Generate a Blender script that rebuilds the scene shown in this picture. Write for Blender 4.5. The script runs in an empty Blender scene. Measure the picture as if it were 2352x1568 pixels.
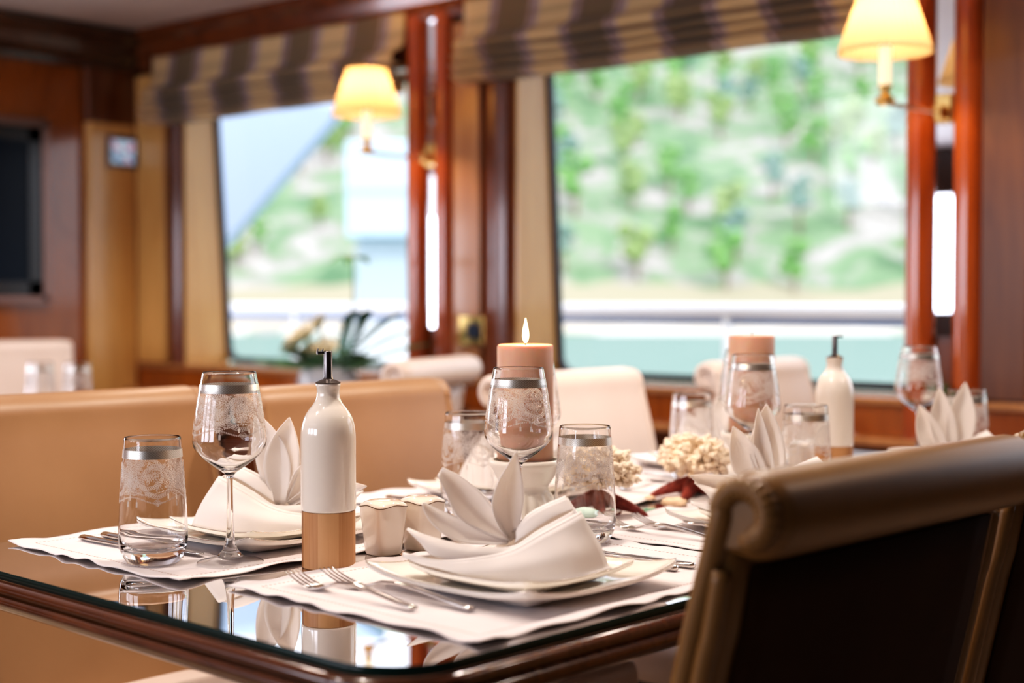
import bpy, bmesh, math, random
from mathutils import Vector, Matrix, noise as mnoise

random.seed(7)
PI = math.pi
scn = bpy.context.scene
COL = scn.collection
R = math.radians

# ------------------------------------------------------------------ node helpers
class X:
    """tiny expression wrapper around shader math nodes"""
    def __init__(s, nt, sock): s.nt, s.s = nt, sock
    def _op(s, op, *a, clamp=False):
        n = s.nt.nodes.new('ShaderNodeMath'); n.operation = op; n.use_clamp = clamp
        for i, v in enumerate((s,) + a):
            if isinstance(v, X): s.nt.links.new(v.s, n.inputs[i])
            else: n.inputs[i].default_value = v
        return X(s.nt, n.outputs[0])
    def __add__(s, o): return s._op('ADD', o)
    __radd__ = __add__
    def __sub__(s, o): return s._op('SUBTRACT', o)
    def __rsub__(s, o): return (s * -1.0) + o
    def __mul__(s, o): return s._op('MULTIPLY', o)
    __rmul__ = __mul__
    def __truediv__(s, o): return s._op('DIVIDE', o)
    def abs(s): return s._op('ABSOLUTE')
    def fract(s): return s._op('FRACT')
    def sin(s): return s._op('SINE')
    def cos(s): return s._op('COSINE')
    def sqrt(s): return s._op('SQRT')
    def lt(s, o): return s._op('LESS_THAN', o)
    def gt(s, o): return s._op('GREATER_THAN', o)
    def max(s, o): return s._op('MAXIMUM', o)
    def min(s, o): return s._op('MINIMUM', o)
    def atan2(s, o): return s._op('ARCTAN2', o)
    def clamp(s): return s._op('MULTIPLY', 1.0, clamp=True)

def new_mat(name):
    m = bpy.data.materials.new(name); m.use_nodes = True
    nt = m.node_tree; nt.nodes.clear()
    out = nt.nodes.new('ShaderNodeOutputMaterial')
    return m, nt, out

def setp(p, **kw):
    names = dict(base='Base Color', rough='Roughness', metal='Metallic', spec='Specular IOR Level', coat='Coat Weight',
                 coatr='Coat Roughness', trans='Transmission Weight', ior='IOR', sss='Subsurface Weight', sssr='Subsurface Radius',
                 ssss='Subsurface Scale', emis='Emission Color', emiss='Emission Strength', alpha='Alpha', sheen='Sheen Weight')
    for k, v in kw.items():
        i = p.inputs[names[k]]
        if isinstance(v, (tuple, list)) and len(v) == 3 and i.type == 'RGBA': v = (*v, 1)
        i.default_value = v

def principled(name, **kw):
    m, nt, out = new_mat(name)
    p = nt.nodes.new('ShaderNodeBsdfPrincipled'); setp(p, **kw)
    nt.links.new(p.outputs[0], out.inputs[0])
    return m, nt, p

def ramp(nt, fac, stops, interp='LINEAR'):
    n = nt.nodes.new('ShaderNodeValToRGB'); n.color_ramp.interpolation = interp
    e = n.color_ramp.elements
    while len(e) < len(stops): e.new(0.5)
    for el, (pos, c) in zip(e, stops): el.position = pos; el.color = (*c, 1)
    nt.links.new(fac, n.inputs[0]); return n.outputs[0]

def texco(nt, out='Object', scale=(1, 1, 1), rot=(0, 0, 0)):
    t = nt.nodes.new('ShaderNodeTexCoord'); mp = nt.nodes.new('ShaderNodeMapping')
    mp.inputs['Scale'].default_value = scale; mp.inputs['Rotation'].default_value = rot
    nt.links.new(t.outputs[out], mp.inputs[0]); return mp.outputs[0]

def noise(nt, vec, scale=5, detail=4, rough=0.5, dist=0.0):
    n = nt.nodes.new('ShaderNodeTexNoise')
    n.inputs['Scale'].default_value = scale; n.inputs['Detail'].default_value = detail
    n.inputs['Roughness'].default_value = rough; n.inputs['Distortion'].default_value = dist
    if vec: nt.links.new(vec, n.inputs['Vector'])
    return n.outputs['Fac']

def bump(nt, p, h, strength=0.2, dist=0.002):
    b = nt.nodes.new('ShaderNodeBump'); b.inputs['Strength'].default_value = strength; b.inputs['Distance'].default_value = dist
    nt.links.new(h, b.inputs['Height']); nt.links.new(b.outputs[0], p.inputs['Normal'])

def wood(name, c0, c1, stretch=(14, 14, 1.2), rough=0.22, coat=0.5, coatr=0.06, fine=1.0):
    m, nt, p = principled(name, rough=rough, coat=coat, coatr=coatr, spec=0.4)
    v = texco(nt, 'Object', stretch)
    a = noise(nt, v, 2.2 * fine, 6, 0.6, 1.2)
    c = ramp(nt, a, [(0.28, c0), (0.72, c1)])
    nt.links.new(c, p.inputs['Base Color'])
    return m

def mottled(name, c0, c1, scale=30, rough=0.6, bmp=0.1, bs=200, bd=0.0006, **kw):
    m, nt, p = principled(name, rough=rough, **kw)
    v = texco(nt, 'Object')
    c = ramp(nt, noise(nt, v, scale, 4, 0.55), [(0.3, c0), (0.7, c1)])
    nt.links.new(c, p.inputs['Base Color'])
    if bmp: bump(nt, p, noise(nt, v, bs, 3), bmp, bd)
    return m

# ------------------------------------------------------------------ materials
M = {}
M['wood_wall'] = wood('wood_wall', (0.20, 0.050, 0.005), (0.36, 0.105, 0.013), (5, 5, 0.8), 0.2, 0.6, 0.10)
M['wood_post'] = wood('wood_post', (0.088, 0.023, 0.007), (0.17, 0.048, 0.012), (8, 8, 0.8), 0.2, 0.5, 0.08)
M['wood_col'] = wood('wood_column', (0.27, 0.052, 0.008), (0.42, 0.092, 0.013), (9, 9, 0.8), 0.15, 0.8, 0.06)
M['wood_light'] = wood('wood_light_panel', (0.55, 0.30, 0.095), (0.70, 0.42, 0.155), (6, 6, 1.0), 0.3, 0.35, 0.12)
M['wood_panel'] = wood('wood_pink_panel', (0.30, 0.135, 0.05), (0.42, 0.20, 0.085), (6, 6, 0.8), 0.25, 0.4, 0.1)
M['wood_table'] = wood('wood_table', (0.055, 0.015, 0.004), (0.115, 0.036, 0.009), (3, 22, 12), 0.2, 0.45, 0.06)
M['wood_top'] = wood('wood_table_top', (0.22, 0.095, 0.030), (0.32, 0.15, 0.05), (18, 1.2, 6), 0.3, 0.2, 0.1)
M['wood_dark'] = wood('wood_dark', (0.035, 0.012, 0.006), (0.075, 0.026, 0.011), (14, 14, 1), 0.25, 0.5, 0.1)
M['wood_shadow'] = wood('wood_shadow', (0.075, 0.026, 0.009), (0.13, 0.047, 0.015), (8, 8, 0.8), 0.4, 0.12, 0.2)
M['carpet'] = mottled('carpet', (0.36, 0.27, 0.18), (0.50, 0.39, 0.27), 60, 0.95, 0.5, 400, 0.004)
M['ceiling'] = mottled('ceiling_paint', (0.50, 0.46, 0.47), (0.58, 0.54, 0.54), 3, 0.5, 0)
M['leather_tan'] = mottled('warm_tan_leather', (0.285, 0.155, 0.074), (0.32, 0.178, 0.088), 7, 0.42, 0.15, 350, 0.0006, coat=0.12, coatr=0.3)  # cream leather toned tan, the warm lamplight put into the colour
M['leather'] = mottled('cream_leather', (0.74, 0.61, 0.53), (0.79, 0.66, 0.58), 7, 0.42, 0.15, 350, 0.0006, coat=0.12, coatr=0.3)
M['leather_dark'] = mottled('tan_leather', (0.17, 0.085, 0.018), (0.215, 0.11, 0.026), 7, 0.42, 0.15, 350, 0.0006, coat=0.1, coatr=0.3)  # same cream leather darkened, shade on the foreground chairs put into the colour
M['leather_back'] = mottled('brown_leather_back', (0.030, 0.0095, 0.003), (0.04, 0.014, 0.0045), 7, 0.8, 0.15, 350, 0.0006, spec=0.12)  # cream leather near black, shade painted on outer backs and scroll ends
M['linen'] = None
M['porcelain'] = principled('porcelain', base=(0.88, 0.84, 0.77), rough=0.09, coat=0.6, coatr=0.03)[0]
M['ceramic'] = principled('ceramic_white', base=(0.80, 0.74, 0.66), rough=0.12, coat=0.7, coatr=0.03)[0]
M['shaker'] = principled('shaker_porcelain', base=(0.82, 0.72, 0.61), rough=0.08, coat=0.8, coatr=0.03)[0]
M['holder'] = principled('holder_ceramic', base=(0.82, 0.77, 0.68), rough=0.3, coat=0.3, coatr=0.1)[0]
M['rimline'] = principled('silver_rim_paint', base=(0.74, 0.69, 0.62), rough=0.2, metal=1.0)[0]
M['dark_line'] = principled('dark_lustre_line', base=(0.13, 0.075, 0.04), rough=0.3, metal=0.7)[0]
M['steel'] = principled('polished_steel', base=(0.62, 0.59, 0.56), rough=0.12, metal=1.0)[0]
M['pourer'] = principled('pourer_metal', base=(0.17, 0.155, 0.15), rough=0.27, metal=1.0)[0]
M['brass'] = principled('brass', base=(0.85, 0.58, 0.22), rough=0.18, metal=1.0)[0]
M['chrome'] = principled('chrome', base=(0.85, 0.86, 0.88), rough=0.1, metal=1.0)[0]
M['white_metal'] = principled('white_paint_metal', base=(0.93, 0.94, 0.97), rough=0.4)[0]
M['mirror'] = principled('mirror', base=(0.9, 0.92, 0.93), rough=0.01, metal=1.0)[0]
M['black_rubber'] = principled('black_seal', base=(0.012, 0.012, 0.014), rough=0.4)[0]
M['black_plastic'] = principled('black_plastic', base=(0.012, 0.011, 0.012), rough=0.25)[0]
M['mauve_frame'] = principled('mauve_metal_frame', base=(0.22, 0.13, 0.11), rough=0.3, metal=0.5)[0]
M['wick'] = principled('wick', base=(0.02, 0.015, 0.02), rough=0.9)[0]
M['glass_edge'] = principled('glass_edge_green', base=(0.002, 0.020, 0.018), rough=0.2, spec=0.25)[0]
M['starfish'] = mottled('red_starfish', (0.14, 0.012, 0.007), (0.27, 0.036, 0.016), 90, 0.6, 0.8, 180, 0.003)
M['coral'] = mottled('cream_coral', (0.86, 0.70, 0.52), (0.93, 0.82, 0.67), 60, 0.85, 0.8, 240, 0.003)
M['pebble'] = mottled('beige_pebble', (0.60, 0.40, 0.24), (0.78, 0.58, 0.40), 60, 0.7, 0.5, 150, 0.002)
M['shell'] = principled('pale_green_shell', base=(0.58, 0.80, 0.70), rough=0.35, sss=0.3, sssr=(0.01, 0.01, 0.01), ssss=1.0)[0]
M['trunk'] = mottled('tree_bark', (0.20, 0.15, 0.11), (0.34, 0.27, 0.21), 4, 0.9, 0)
M['flower'] = principled('cream_petals', base=(0.86, 0.80, 0.62), rough=0.6)[0]
M['fern'] = mottled('fern_green', (0.02, 0.085, 0.018), (0.06, 0.18, 0.04), 20, 0.6, 0)
M['vase'] = principled('white_vase', base=(0.75, 0.78, 0.80), rough=0.15)[0]
M['yacht'] = principled('pale_blue_gelcoat', base=(0.55, 0.72, 0.86), rough=0.3, coat=0.4)[0]
M['yacht_white'] = principled('white_gelcoat', base=(0.82, 0.86, 0.90), rough=0.3, coat=0.4)[0]
M['yacht_glass'] = principled('yacht_dark_glass', base=(0.40, 0.50, 0.56), rough=0.2)[0]
M['overhang'] = principled('grey_blue_overhang', base=(0.34, 0.45, 0.62), rough=0.45)[0]
M['deck'] = mottled('teak_deck', (0.74, 0.70, 0.66), (0.80, 0.76, 0.72), 8, 0.7, 0)  # teak whitened so the unseen deck bounces light onto the rail

def mk_linen(name, c0=(0.90, 0.87, 0.85), c1=(0.95, 0.92, 0.90)):
    m, nt, out = new_mat(name)
    p = nt.nodes.new('ShaderNodeBsdfPrincipled'); setp(p, rough=0.85, sheen=0.25, spec=0.2)
    v = texco(nt, 'Object')
    c = ramp(nt, noise(nt, v, 22, 3), [(0.3, c0), (0.7, c1)])
    nt.links.new(c, p.inputs['Base Color'])
    w = nt.nodes.new('ShaderNodeTexWave'); w.inputs['Scale'].default_value = 420; w.bands_direction = 'DIAGONAL'
    nt.links.new(v, w.inputs['Vector'])
    bump(nt, p, w.outputs['Fac'], 0.12, 0.0004)
    t = nt.nodes.new('ShaderNodeBsdfTranslucent'); t.inputs[0].default_value = (0.9, 0.82, 0.74, 1)
    mx = nt.nodes.new('ShaderNodeMixShader'); mx.inputs[0].default_value = 0.34
    nt.links.new(p.outputs[0], mx.inputs[1]); nt.links.new(t.outputs[0], mx.inputs[2]); nt.links.new(mx.outputs[0], out.inputs[0])
    return m
M['linen'] = mk_linen('white_linen')

def mk_mat_cloth():
    # placemat linen with a hemstitched dotted line 28 mm in from the edge; UV is in metres from the mat's centre
    m, nt, p = principled('placemat_linen', rough=0.85, sheen=0.2, spec=0.2)
    t = nt.nodes.new('ShaderNodeTexCoord'); s = nt.nodes.new('ShaderNodeSeparateXYZ')
    nt.links.new(t.outputs['UV'], s.inputs[0])
    x, y = X(nt, s.outputs[0]), X(nt, s.outputs[1])
    ax, ay = x.abs(), y.abs()
    hx, hy = 0.195 - 0.026, 0.266 - 0.026
    lx = (ax - hx).abs().lt(0.0013) * ay.lt(hy) * (y * (1 / 0.0062)).fract().lt(0.55)
    ly = (ay - hy).abs().lt(0.0013) * ax.lt(hx) * (x * (1 / 0.0062)).fract().lt(0.55)
    st = lx.max(ly)
    v = texco(nt, 'Object')
    c = ramp(nt, noise(nt, v, 16, 3), [(0.3, (0.67, 0.62, 0.625)), (0.7, (0.73, 0.68, 0.68))])
    mx = nt.nodes.new('ShaderNodeMix'); mx.data_type = 'RGBA'
    nt.links.new(st.s, mx.inputs[0]); nt.links.new(c, mx.inputs[6]); mx.inputs[7].default_value = (0.30, 0.16, 0.11, 1)
    nt.links.new(mx.outputs[2], p.inputs['Base Color'])
    w = nt.nodes.new('ShaderNodeTexNoise'); w.inputs['Scale'].default_value = 700
    nt.links.new(v, w.inputs['Vector'])
    bump(nt, p, w.outputs['Fac'], 0.15, 0.0005)
    return m
M['mat'] = mk_mat_cloth()

def mk_glass(name, tint=(1, 1, 1), through=0.0):
    m, nt, out = new_mat(name)
    g = nt.nodes.new('ShaderNodeBsdfGlass'); g.inputs['IOR'].default_value = 1.48; g.inputs['Roughness'].default_value = 0.0
    g.inputs['Color'].default_value = (*tint, 1)
    nt.links.new(g.outputs[0], out.inputs[0])
    return m
M['glass'] = mk_glass('clear_glass')

def mk_pane(name, tint=(0.97, 0.99, 0.98), ior=1.5):
    m, nt, out = new_mat(name)
    tr = nt.nodes.new('ShaderNodeBsdfTransparent'); tr.inputs[0].default_value = (*tint, 1)
    gl = nt.nodes.new('ShaderNodeBsdfGlossy'); gl.inputs['Roughness'].default_value = 0.0
    fr = nt.nodes.new('ShaderNodeFresnel'); fr.inputs[0].default_value = ior
    mx = nt.nodes.new('ShaderNodeMixShader')
    nt.links.new(fr.outputs[0], mx.inputs[0]); nt.links.new(tr.outputs[0], mx.inputs[1]); nt.links.new(gl.outputs[0], mx.inputs[2])
    nt.links.new(mx.outputs[0], out.inputs[0])
    return m
M['pane'] = mk_pane('window_pane')
M['sheet_clear'] = mk_pane('thin_clear_glass', (0.95, 0.96, 0.96), 1.5)
M['sheet'] = mk_pane('table_glass_sheet', (0.90, 0.97, 0.94), 1.55)

def mk_etch(name, zc, ncell, W):
    # lacy white etching: rope medallions, bouquets, swags and tassels, in UV = (turn, metres*10)
    m, nt, out = new_mat(name)
    t = nt.nodes.new('ShaderNodeTexCoord'); s = nt.nodes.new('ShaderNodeSeparateXYZ')
    nt.links.new(t.outputs['UV'], s.inputs[0])
    u, z = X(nt, s.outputs[0]), X(nt, s.outputs[1]) * 100.0         # mm
    q = (u * float(ncell)).fract() - 0.5
    x = q * W
    y = z - zc
    d = (x * x + y * y).sqrt()
    th = y.atan2(x)
    rope = (d - 18.0).abs().lt(1.5) * ((th * 46.0 + d * 1.6).sin().gt(-0.25))
    lines = (d - 16.0).abs().lt(0.28).max((d - 20.2).abs().lt(0.32))
    # voronoi lace
    cv = nt.nodes.new('ShaderNodeCombineXYZ')
    nt.links.new((u * float(ncell) * W).s, cv.inputs[0]); nt.links.new(y.s, cv.inputs[1])
    def vor(scale, thr):
        v = nt.nodes.new('ShaderNodeTexVoronoi'); v.feature = 'DISTANCE_TO_EDGE'; v.inputs['Scale'].default_value = scale
        nz = nt.nodes.new('ShaderNodeTexNoise'); nz.inputs['Scale'].default_value = 0.35; nz.inputs['Detail'].default_value = 2
        nt.links.new(cv.outputs[0], nz.inputs['Vector'])
        ad = nt.nodes.new('ShaderNodeVectorMath'); ad.operation = 'MULTIPLY_ADD'
        nt.links.new(nz.outputs['Color'], ad.inputs[0]); ad.inputs[1].default_value = (2.2, 2.2, 0); nt.links.new(cv.outputs[0], ad.inputs[2])
        nt.links.new(ad.outputs[0], v.inputs['Vector'])
        return X(nt, v.outputs['Distance']).lt(thr)
    lace, lace2 = vor(0.60, 0.085), vor(0.40, 0.085)
    nz = nt.nodes.new('ShaderNodeTexNoise'); nz.inputs['Scale'].default_value = 0.16; nz.inputs['Detail'].default_value = 2
    nt.links.new(cv.outputs[0], nz.inputs['Vector']); nz = X(nt, nz.outputs['Fac'])
    # dense bouquet between the medallions
    ex = x.abs() - W * 0.5
    e = (ex * ex + (y + 2.0) * (y + 2.0)).sqrt()
    flower = ((e * 1.5 + ((y + 2.0).atan2(ex.abs() + 0.01) * 9.0).sin() * 2.2).sin().gt(0.25)) * e.lt(9.0)
    outside = d.gt(20.8) * y.gt(-17.0) * lace * (ex.abs() * 0.02 + nz * -1.0).lt(-0.22)
    inside = d.lt(15.2) * lace2 * (nz + y * 0.012).gt(0.50)
    fan = (th * 22.0).sin().gt(0.2) * (x.abs() + (y + 6.0).abs() * 0.8).lt(6.0)
    # swags, pendants and tassels
    sw = -22.5 + (q * (2 * PI)).cos() * -3.6
    swag = (y - sw).abs().lt(0.9) * ((x * 3.6).sin().gt(-0.1))
    pend = (x.abs() * 0.9 + (y + 25.5).abs()).lt(5.2) * lace
    ta = (x.abs() - W * 0.40).abs().lt(1.1) * (y + 27.5).abs().lt(3.2)
    tb = (x.abs() - W * 0.40).abs().lt(0.25) * (y + 23.0).abs().lt(2.5)
    pat = rope.max(lines).max(flower).max(outside).max(inside).max(fan).max(swag).max(pend).max(ta).max(tb)
    pat = (pat * y.lt(25.0) * 0.78).clamp()
    tr = nt.nodes.new('ShaderNodeBsdfTransparent')
    df = nt.nodes.new('ShaderNodeBsdfDiffuse'); df.inputs[0].default_value = (0.92, 0.86, 0.82, 1)
    tl = nt.nodes.new('ShaderNodeBsdfTranslucent'); tl.inputs[0].default_value = (0.92, 0.86, 0.82, 1)
    mw = nt.nodes.new('ShaderNodeMixShader'); mw.inputs[0].default_value = 0.45
    nt.links.new(df.outputs[0], mw.inputs[1]); nt.links.new(tl.outputs[0], mw.inputs[2])
    mx = nt.nodes.new('ShaderNodeMixShader')
    nt.links.new(pat.s, mx.inputs[0]); nt.links.new(tr.outputs[0], mx.inputs[1]); nt.links.new(mw.outputs[0], mx.inputs[2])
    nt.links.new(mx.outputs[0], out.inputs[0])
    return m
M['etch_tumbler'] = mk_etch('etched_lace_tumbler', 103.0, 4, 62.0)
M['etch_wine'] = mk_etch('etched_lace_wine', 183.0, 4, 60.0)

def mk_band():
    m, nt, p = principled('silver_band', rough=0.38, metal=1.0)
    t = nt.nodes.new('ShaderNodeTexCoord'); s = nt.nodes.new('ShaderNodeSeparateXYZ'); nt.links.new(t.outputs['UV'], s.inputs[0])
    u, v = X(nt, s.outputs[0]), X(nt, s.outputs[1]) * 100.0
    a = ((u * 64.0).fract() - 0.5).abs() * 6.0
    arch = ((v * 0.35).fract() * 3.0 - a).abs().lt(0.45)
    c = ramp(nt, arch.s, [(0.0, (0.82, 0.80, 0.74)), (1.0, (0.50, 0.46, 0.38))])
    nt.links.new(c, p.inputs['Base Color'])
    return m
M['band'] = mk_band()

def mk_bamboo():
    m, nt, p = principled('bamboo', rough=0.45, spec=0.35)
    t = nt.nodes.new('ShaderNodeTexCoord'); s = nt.nodes.new('ShaderNodeSeparateXYZ'); nt.links.new(t.outputs['Object'], s.inputs[0])
    ang = X(nt, s.outputs[1]).atan2(X(nt, s.outputs[0]))
    k = (ang * (8 / (2 * PI)) + 8.35)
    st = k._op('FLOOR')
    wn = nt.nodes.new('ShaderNodeTexWhiteNoise'); wn.noise_dimensions = '1D'; nt.links.new(st.s, wn.inputs['W'])
    fine = noise(nt, texco(nt, 'Object', (420, 420, 7)), 1.0, 4, 0.6)
    mixv = (X(nt, wn.outputs['Value']) * 0.75 + X(nt, fine) * 0.5)
    c = ramp(nt, mixv.s, [(0.25, (0.25, 0.10, 0.032)), (0.6, (0.40, 0.19, 0.075)), (0.95, (0.57, 0.33, 0.16))])
    nt.links.new(c, p.inputs['Base Color'])
    return m
M['bamboo'] = mk_bamboo()

def mk_wax(name):
    m, nt, p = principled(name, rough=0.5, base=(0.62, 0.30, 0.17), sss=0.75, sssr=(1.0, 0.36, 0.14), ssss=0.014)
    v = texco(nt, 'Object', (60, 60, 3))
    c = ramp(nt, noise(nt, v, 1.0, 3), [(0.3, (0.46, 0.265, 0.18)), (0.7, (0.52, 0.31, 0.215))])
    nt.links.new(c, p.inputs['Base Color'])
    return m
M['wax'] = mk_wax('peach_wax')

def emission(name, col, strength):
    m, nt, out = new_mat(name)
    e = nt.nodes.new('ShaderNodeEmission'); e.inputs[0].default_value = (*col, 1); e.inputs[1].default_value = strength
    nt.links.new(e.outputs[0], out.inputs[0]); return m
M['flame'] = emission('flame', (1.0, 0.74, 0.36), 14)
M['bulb'] = emission('lamp_bulb', (1.0, 0.72, 0.36), 10)

def mk_shade():
    m, nt, out = new_mat('pleated_shade')
    d = nt.nodes.new('ShaderNodeBsdfDiffuse'); d.inputs[0].default_value = (0.42, 0.33, 0.25, 1)
    t = nt.nodes.new('ShaderNodeBsdfTranslucent'); t.inputs[0].default_value = (0.24, 0.175, 0.115, 1)
    mx = nt.nodes.new('ShaderNodeMixShader'); mx.inputs[0].default_value = 0.6
    nt.links.new(d.outputs[0], mx.inputs[1]); nt.links.new(t.outputs[0], mx.inputs[2]); nt.links.new(mx.outputs[0], out.inputs[0])
    return m
M['shade'] = mk_shade()
M['candle_tube'] = principled('ivory_candle_tube', base=(0.95, 0.85, 0.62), rough=0.4, emis=(1.0, 0.80, 0.50), emiss=0.9)[0]  # bulb light on the tube put in as weak emission

def mk_blind():
    m, nt, p = principled('plaid_blind_fabric', rough=0.75, sheen=0.2)
    t = nt.nodes.new('ShaderNodeTexCoord'); s = nt.nodes.new('ShaderNodeSeparateXYZ'); nt.links.new(t.outputs['UV'], s.inputs[0])
    u, v = X(nt, s.outputs[0]), X(nt, s.outputs[1])
    q = (u * (1 / 0.338)).fract()
    gold, mauve, dark, brown = (0.74, 0.55, 0.30), (0.52, 0.40, 0.38), (0.20, 0.13, 0.11), (0.22, 0.155, 0.085)
    c = ramp(nt, q.s, [(0.0, gold), (0.34, gold), (0.36, mauve), (0.40, dark), (0.43, mauve), (0.47, dark), (0.50, brown), (0.84, brown), (0.87, mauve), (0.91, dark), (0.935, mauve), (0.97, mauve), (1.0, gold)])
    h = (v * (1 / 0.075)).fract().lt(0.30) * 0.35
    mx = nt.nodes.new('ShaderNodeMix'); mx.data_type = 'RGBA'
    nt.links.new(h.s, mx.inputs[0]); nt.links.new(c, mx.inputs[6]); mx.inputs[7].default_value = (0.20, 0.13, 0.085, 1)
    nt.links.new(mx.outputs[2], p.inputs['Base Color'])
    tl = nt.nodes.new('ShaderNodeBsdfTranslucent'); nt.links.new(mx.outputs[2], tl.inputs[0])
    ms = nt.nodes.new('ShaderNodeMixShader'); ms.inputs[0].default_value = 0.3
    o_ = [n for n in nt.nodes if n.type == 'OUTPUT_MATERIAL'][0]
    nt.links.new(p.outputs[0], ms.inputs[1]); nt.links.new(tl.outputs[0], ms.inputs[2]); nt.links.new(ms.outputs[0], o_.inputs[0])
    return m
M['blind'] = mk_blind()

def mk_hill():
    m, nt, p = principled('rocky_hillside', rough=0.95, spec=0.1)
    v = texco(nt, 'Object')
    a = noise(nt, v, 0.16, 6, 0.6, 0.6)
    c = ramp(nt, a, [(0.36, (0.10, 0.19, 0.10)), (0.48, (0.20, 0.31, 0.17)), (0.56, (0.33, 0.32, 0.29)), (0.68, (0.50, 0.47, 0.45))])
    nt.links.new(c, p.inputs['Base Color'])
    return m
M['hill'] = mk_hill()
def mk_shore():
    m, nt, p = principled('pale_shore_rock', rough=0.9, spec=0.1)
    t = nt.nodes.new('ShaderNodeTexCoord'); s = nt.nodes.new('ShaderNodeSeparateXYZ'); nt.links.new(t.outputs['Object'], s.inputs[0])
    z = X(nt, s.outputs[2]) * 0.5 + 0.9 + X(nt, noise(nt, texco(nt, 'Object'), 0.25, 4)) * 0.35
    nt.links.new(ramp(nt, z.s, [(0.30, (0.70, 0.68, 0.64)), (0.55, (0.52, 0.45, 0.36)), (1.0, (0.36, 0.33, 0.23))]), p.inputs['Base Color'])
    return m
M['shore'] = mk_shore()
def mk_leaf(name, a, b):
    m, nt, p = principled(name, rough=0.8, spec=0.15)
    v = texco(nt, 'Object')
    c = ramp(nt, noise(nt, v, 1.1, 5, 0.65), [(0.3, a), (0.7, b)])
    nt.links.new(c, p.inputs['Base Color']); return m
M['leaf1'] = mk_leaf('leaf_bright', (0.06, 0.20, 0.06), (0.25, 0.46, 0.15))
M['leaf2'] = mk_leaf('leaf_blue', (0.09, 0.19, 0.16), (0.30, 0.41, 0.35))
M['leaf3'] = mk_leaf('leaf_olive', (0.14, 0.24, 0.08), (0.36, 0.47, 0.20))
def mk_sea():
    m, nt, p = principled('teal_sea', base=(0.175, 0.27, 0.235), rough=0.7, spec=0.08)
    v = texco(nt, 'Object', (0.5, 2.0, 1))
    bump(nt, p, noise(nt, v, 0.8, 4), 0.6, 0.3); return m
M['sea'] = mk_sea()
def mk_tv():
    m, nt, p = principled('tv_screen', base=(0.004, 0.010, 0.022), rough=0.25, spec=0.12); return m
M['tv'] = mk_tv()
def mk_panel_screen():
    m, nt, out = new_mat('control_screen')
    v = texco(nt, 'Object', (1, 1, 1))
    n = noise(nt, v, 32, 1)
    c = ramp(nt, n, [(0.35, (0.10, 0.20, 0.42)), (0.47, (0.62, 0.78, 0.95)), (0.58, (0.75, 0.85, 0.95)), (0.66, (0.75, 0.20, 0.35))])
    e = nt.nodes.new('ShaderNodeEmission'); e.inputs[1].default_value = 0.55
    nt.links.new(c, e.inputs[0]); nt.links.new(e.outputs[0], out.inputs[0]); return m
M['ctrl'] = mk_panel_screen()

# ------------------------------------------------------------------ mesh helpers
def obj(name, bm, mat, parent=None, smooth=True, loc=None, sub=0, solid=0.0, bevel=0.0, ang=None):
    bmesh.ops.recalc_face_normals(bm, faces=bm.faces)
    me = bpy.data.meshes.new(name); bm.to_mesh(me); bm.free()
    if smooth:
        me.polygons.foreach_set('use_smooth', [True] * len(me.polygons))
        if ang: me.set_sharp_from_angle(angle=R(ang))
    if mat is not None: me.materials.append(mat)
    o = bpy.data.objects.new(name, me); COL.objects.link(o)
    if parent: o.parent = parent
    if loc: o.location = loc
    if solid:
        md = o.modifiers.new('s', 'SOLIDIFY'); md.thickness = solid; md.offset = 0
    if bevel:
        md = o.modifiers.new('b', 'BEVEL'); md.width = bevel; md.segments = 3; md.limit_method = 'ANGLE'
    if sub:
        md = o.modifiers.new('d', 'SUBSURF'); md.levels = sub; md.render_levels = sub
    return o

def tag(o, label, cat, group=None, kind=None):
    o['label'] = label; o['category'] = cat
    if group: o['group'] = group
    if kind: o['kind'] = kind
    return o

def thing(name, label, cat, loc=(0, 0, 0), rotz=0.0, group=None):
    o = bpy.data.objects.new(name, None); COL.objects.link(o); o.empty_display_size = 0.05
    o.location = loc; o.rotation_euler = (0, 0, rotz)
    return tag(o, label, cat, group)

def struct(name, bm, mat, parent=None, **kw):
    o = obj(name, bm, mat, parent, **kw)
    if not parent: o['kind'] = 'structure'
    return o

def dup(root, loc, rotz=0.0, label=None, group=None):
    r = root.copy(); COL.objects.link(r); r.location = loc; r.rotation_euler = (0, 0, rotz)
    if label: r['label'] = label
    if group: r['group'] = group
    for ch in list(root.children):
        c = ch.copy(); COL.objects.link(c); c.parent = r; c.matrix_parent_inverse = Matrix()
        for g in list(ch.children):
            d = g.copy(); COL.objects.link(d); d.parent = c; d.matrix_parent_inverse = Matrix()
    return r

def BM(): return bmesh.new()

def box(bm, c, s, rot=None):
    vs = []
    for i in (-1, 1):
        for j in (-1, 1):
            for k in (-1, 1):
                p = Vector((i * s[0] / 2, j * s[1] / 2, k * s[2] / 2))
                if rot: p = rot @ p
                vs.append(bm.verts.new(p + Vector(c)))
    for f in ((0, 1, 3, 2), (4, 6, 7, 5), (0, 4, 5, 1), (2, 3, 7, 6), (0, 2, 6, 4), (1, 5, 7, 3)):
        bm.faces.new([vs[i] for i in f])
    return vs

def rbox(c, s, r, seg=3):
    bm = BM(); box(bm, c, s)
    bmesh.ops.bevel(bm, geom=list(bm.edges), offset=r, segments=seg, profile=0.5, affect='EDGES', clamp_overlap=True)
    return bm

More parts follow.
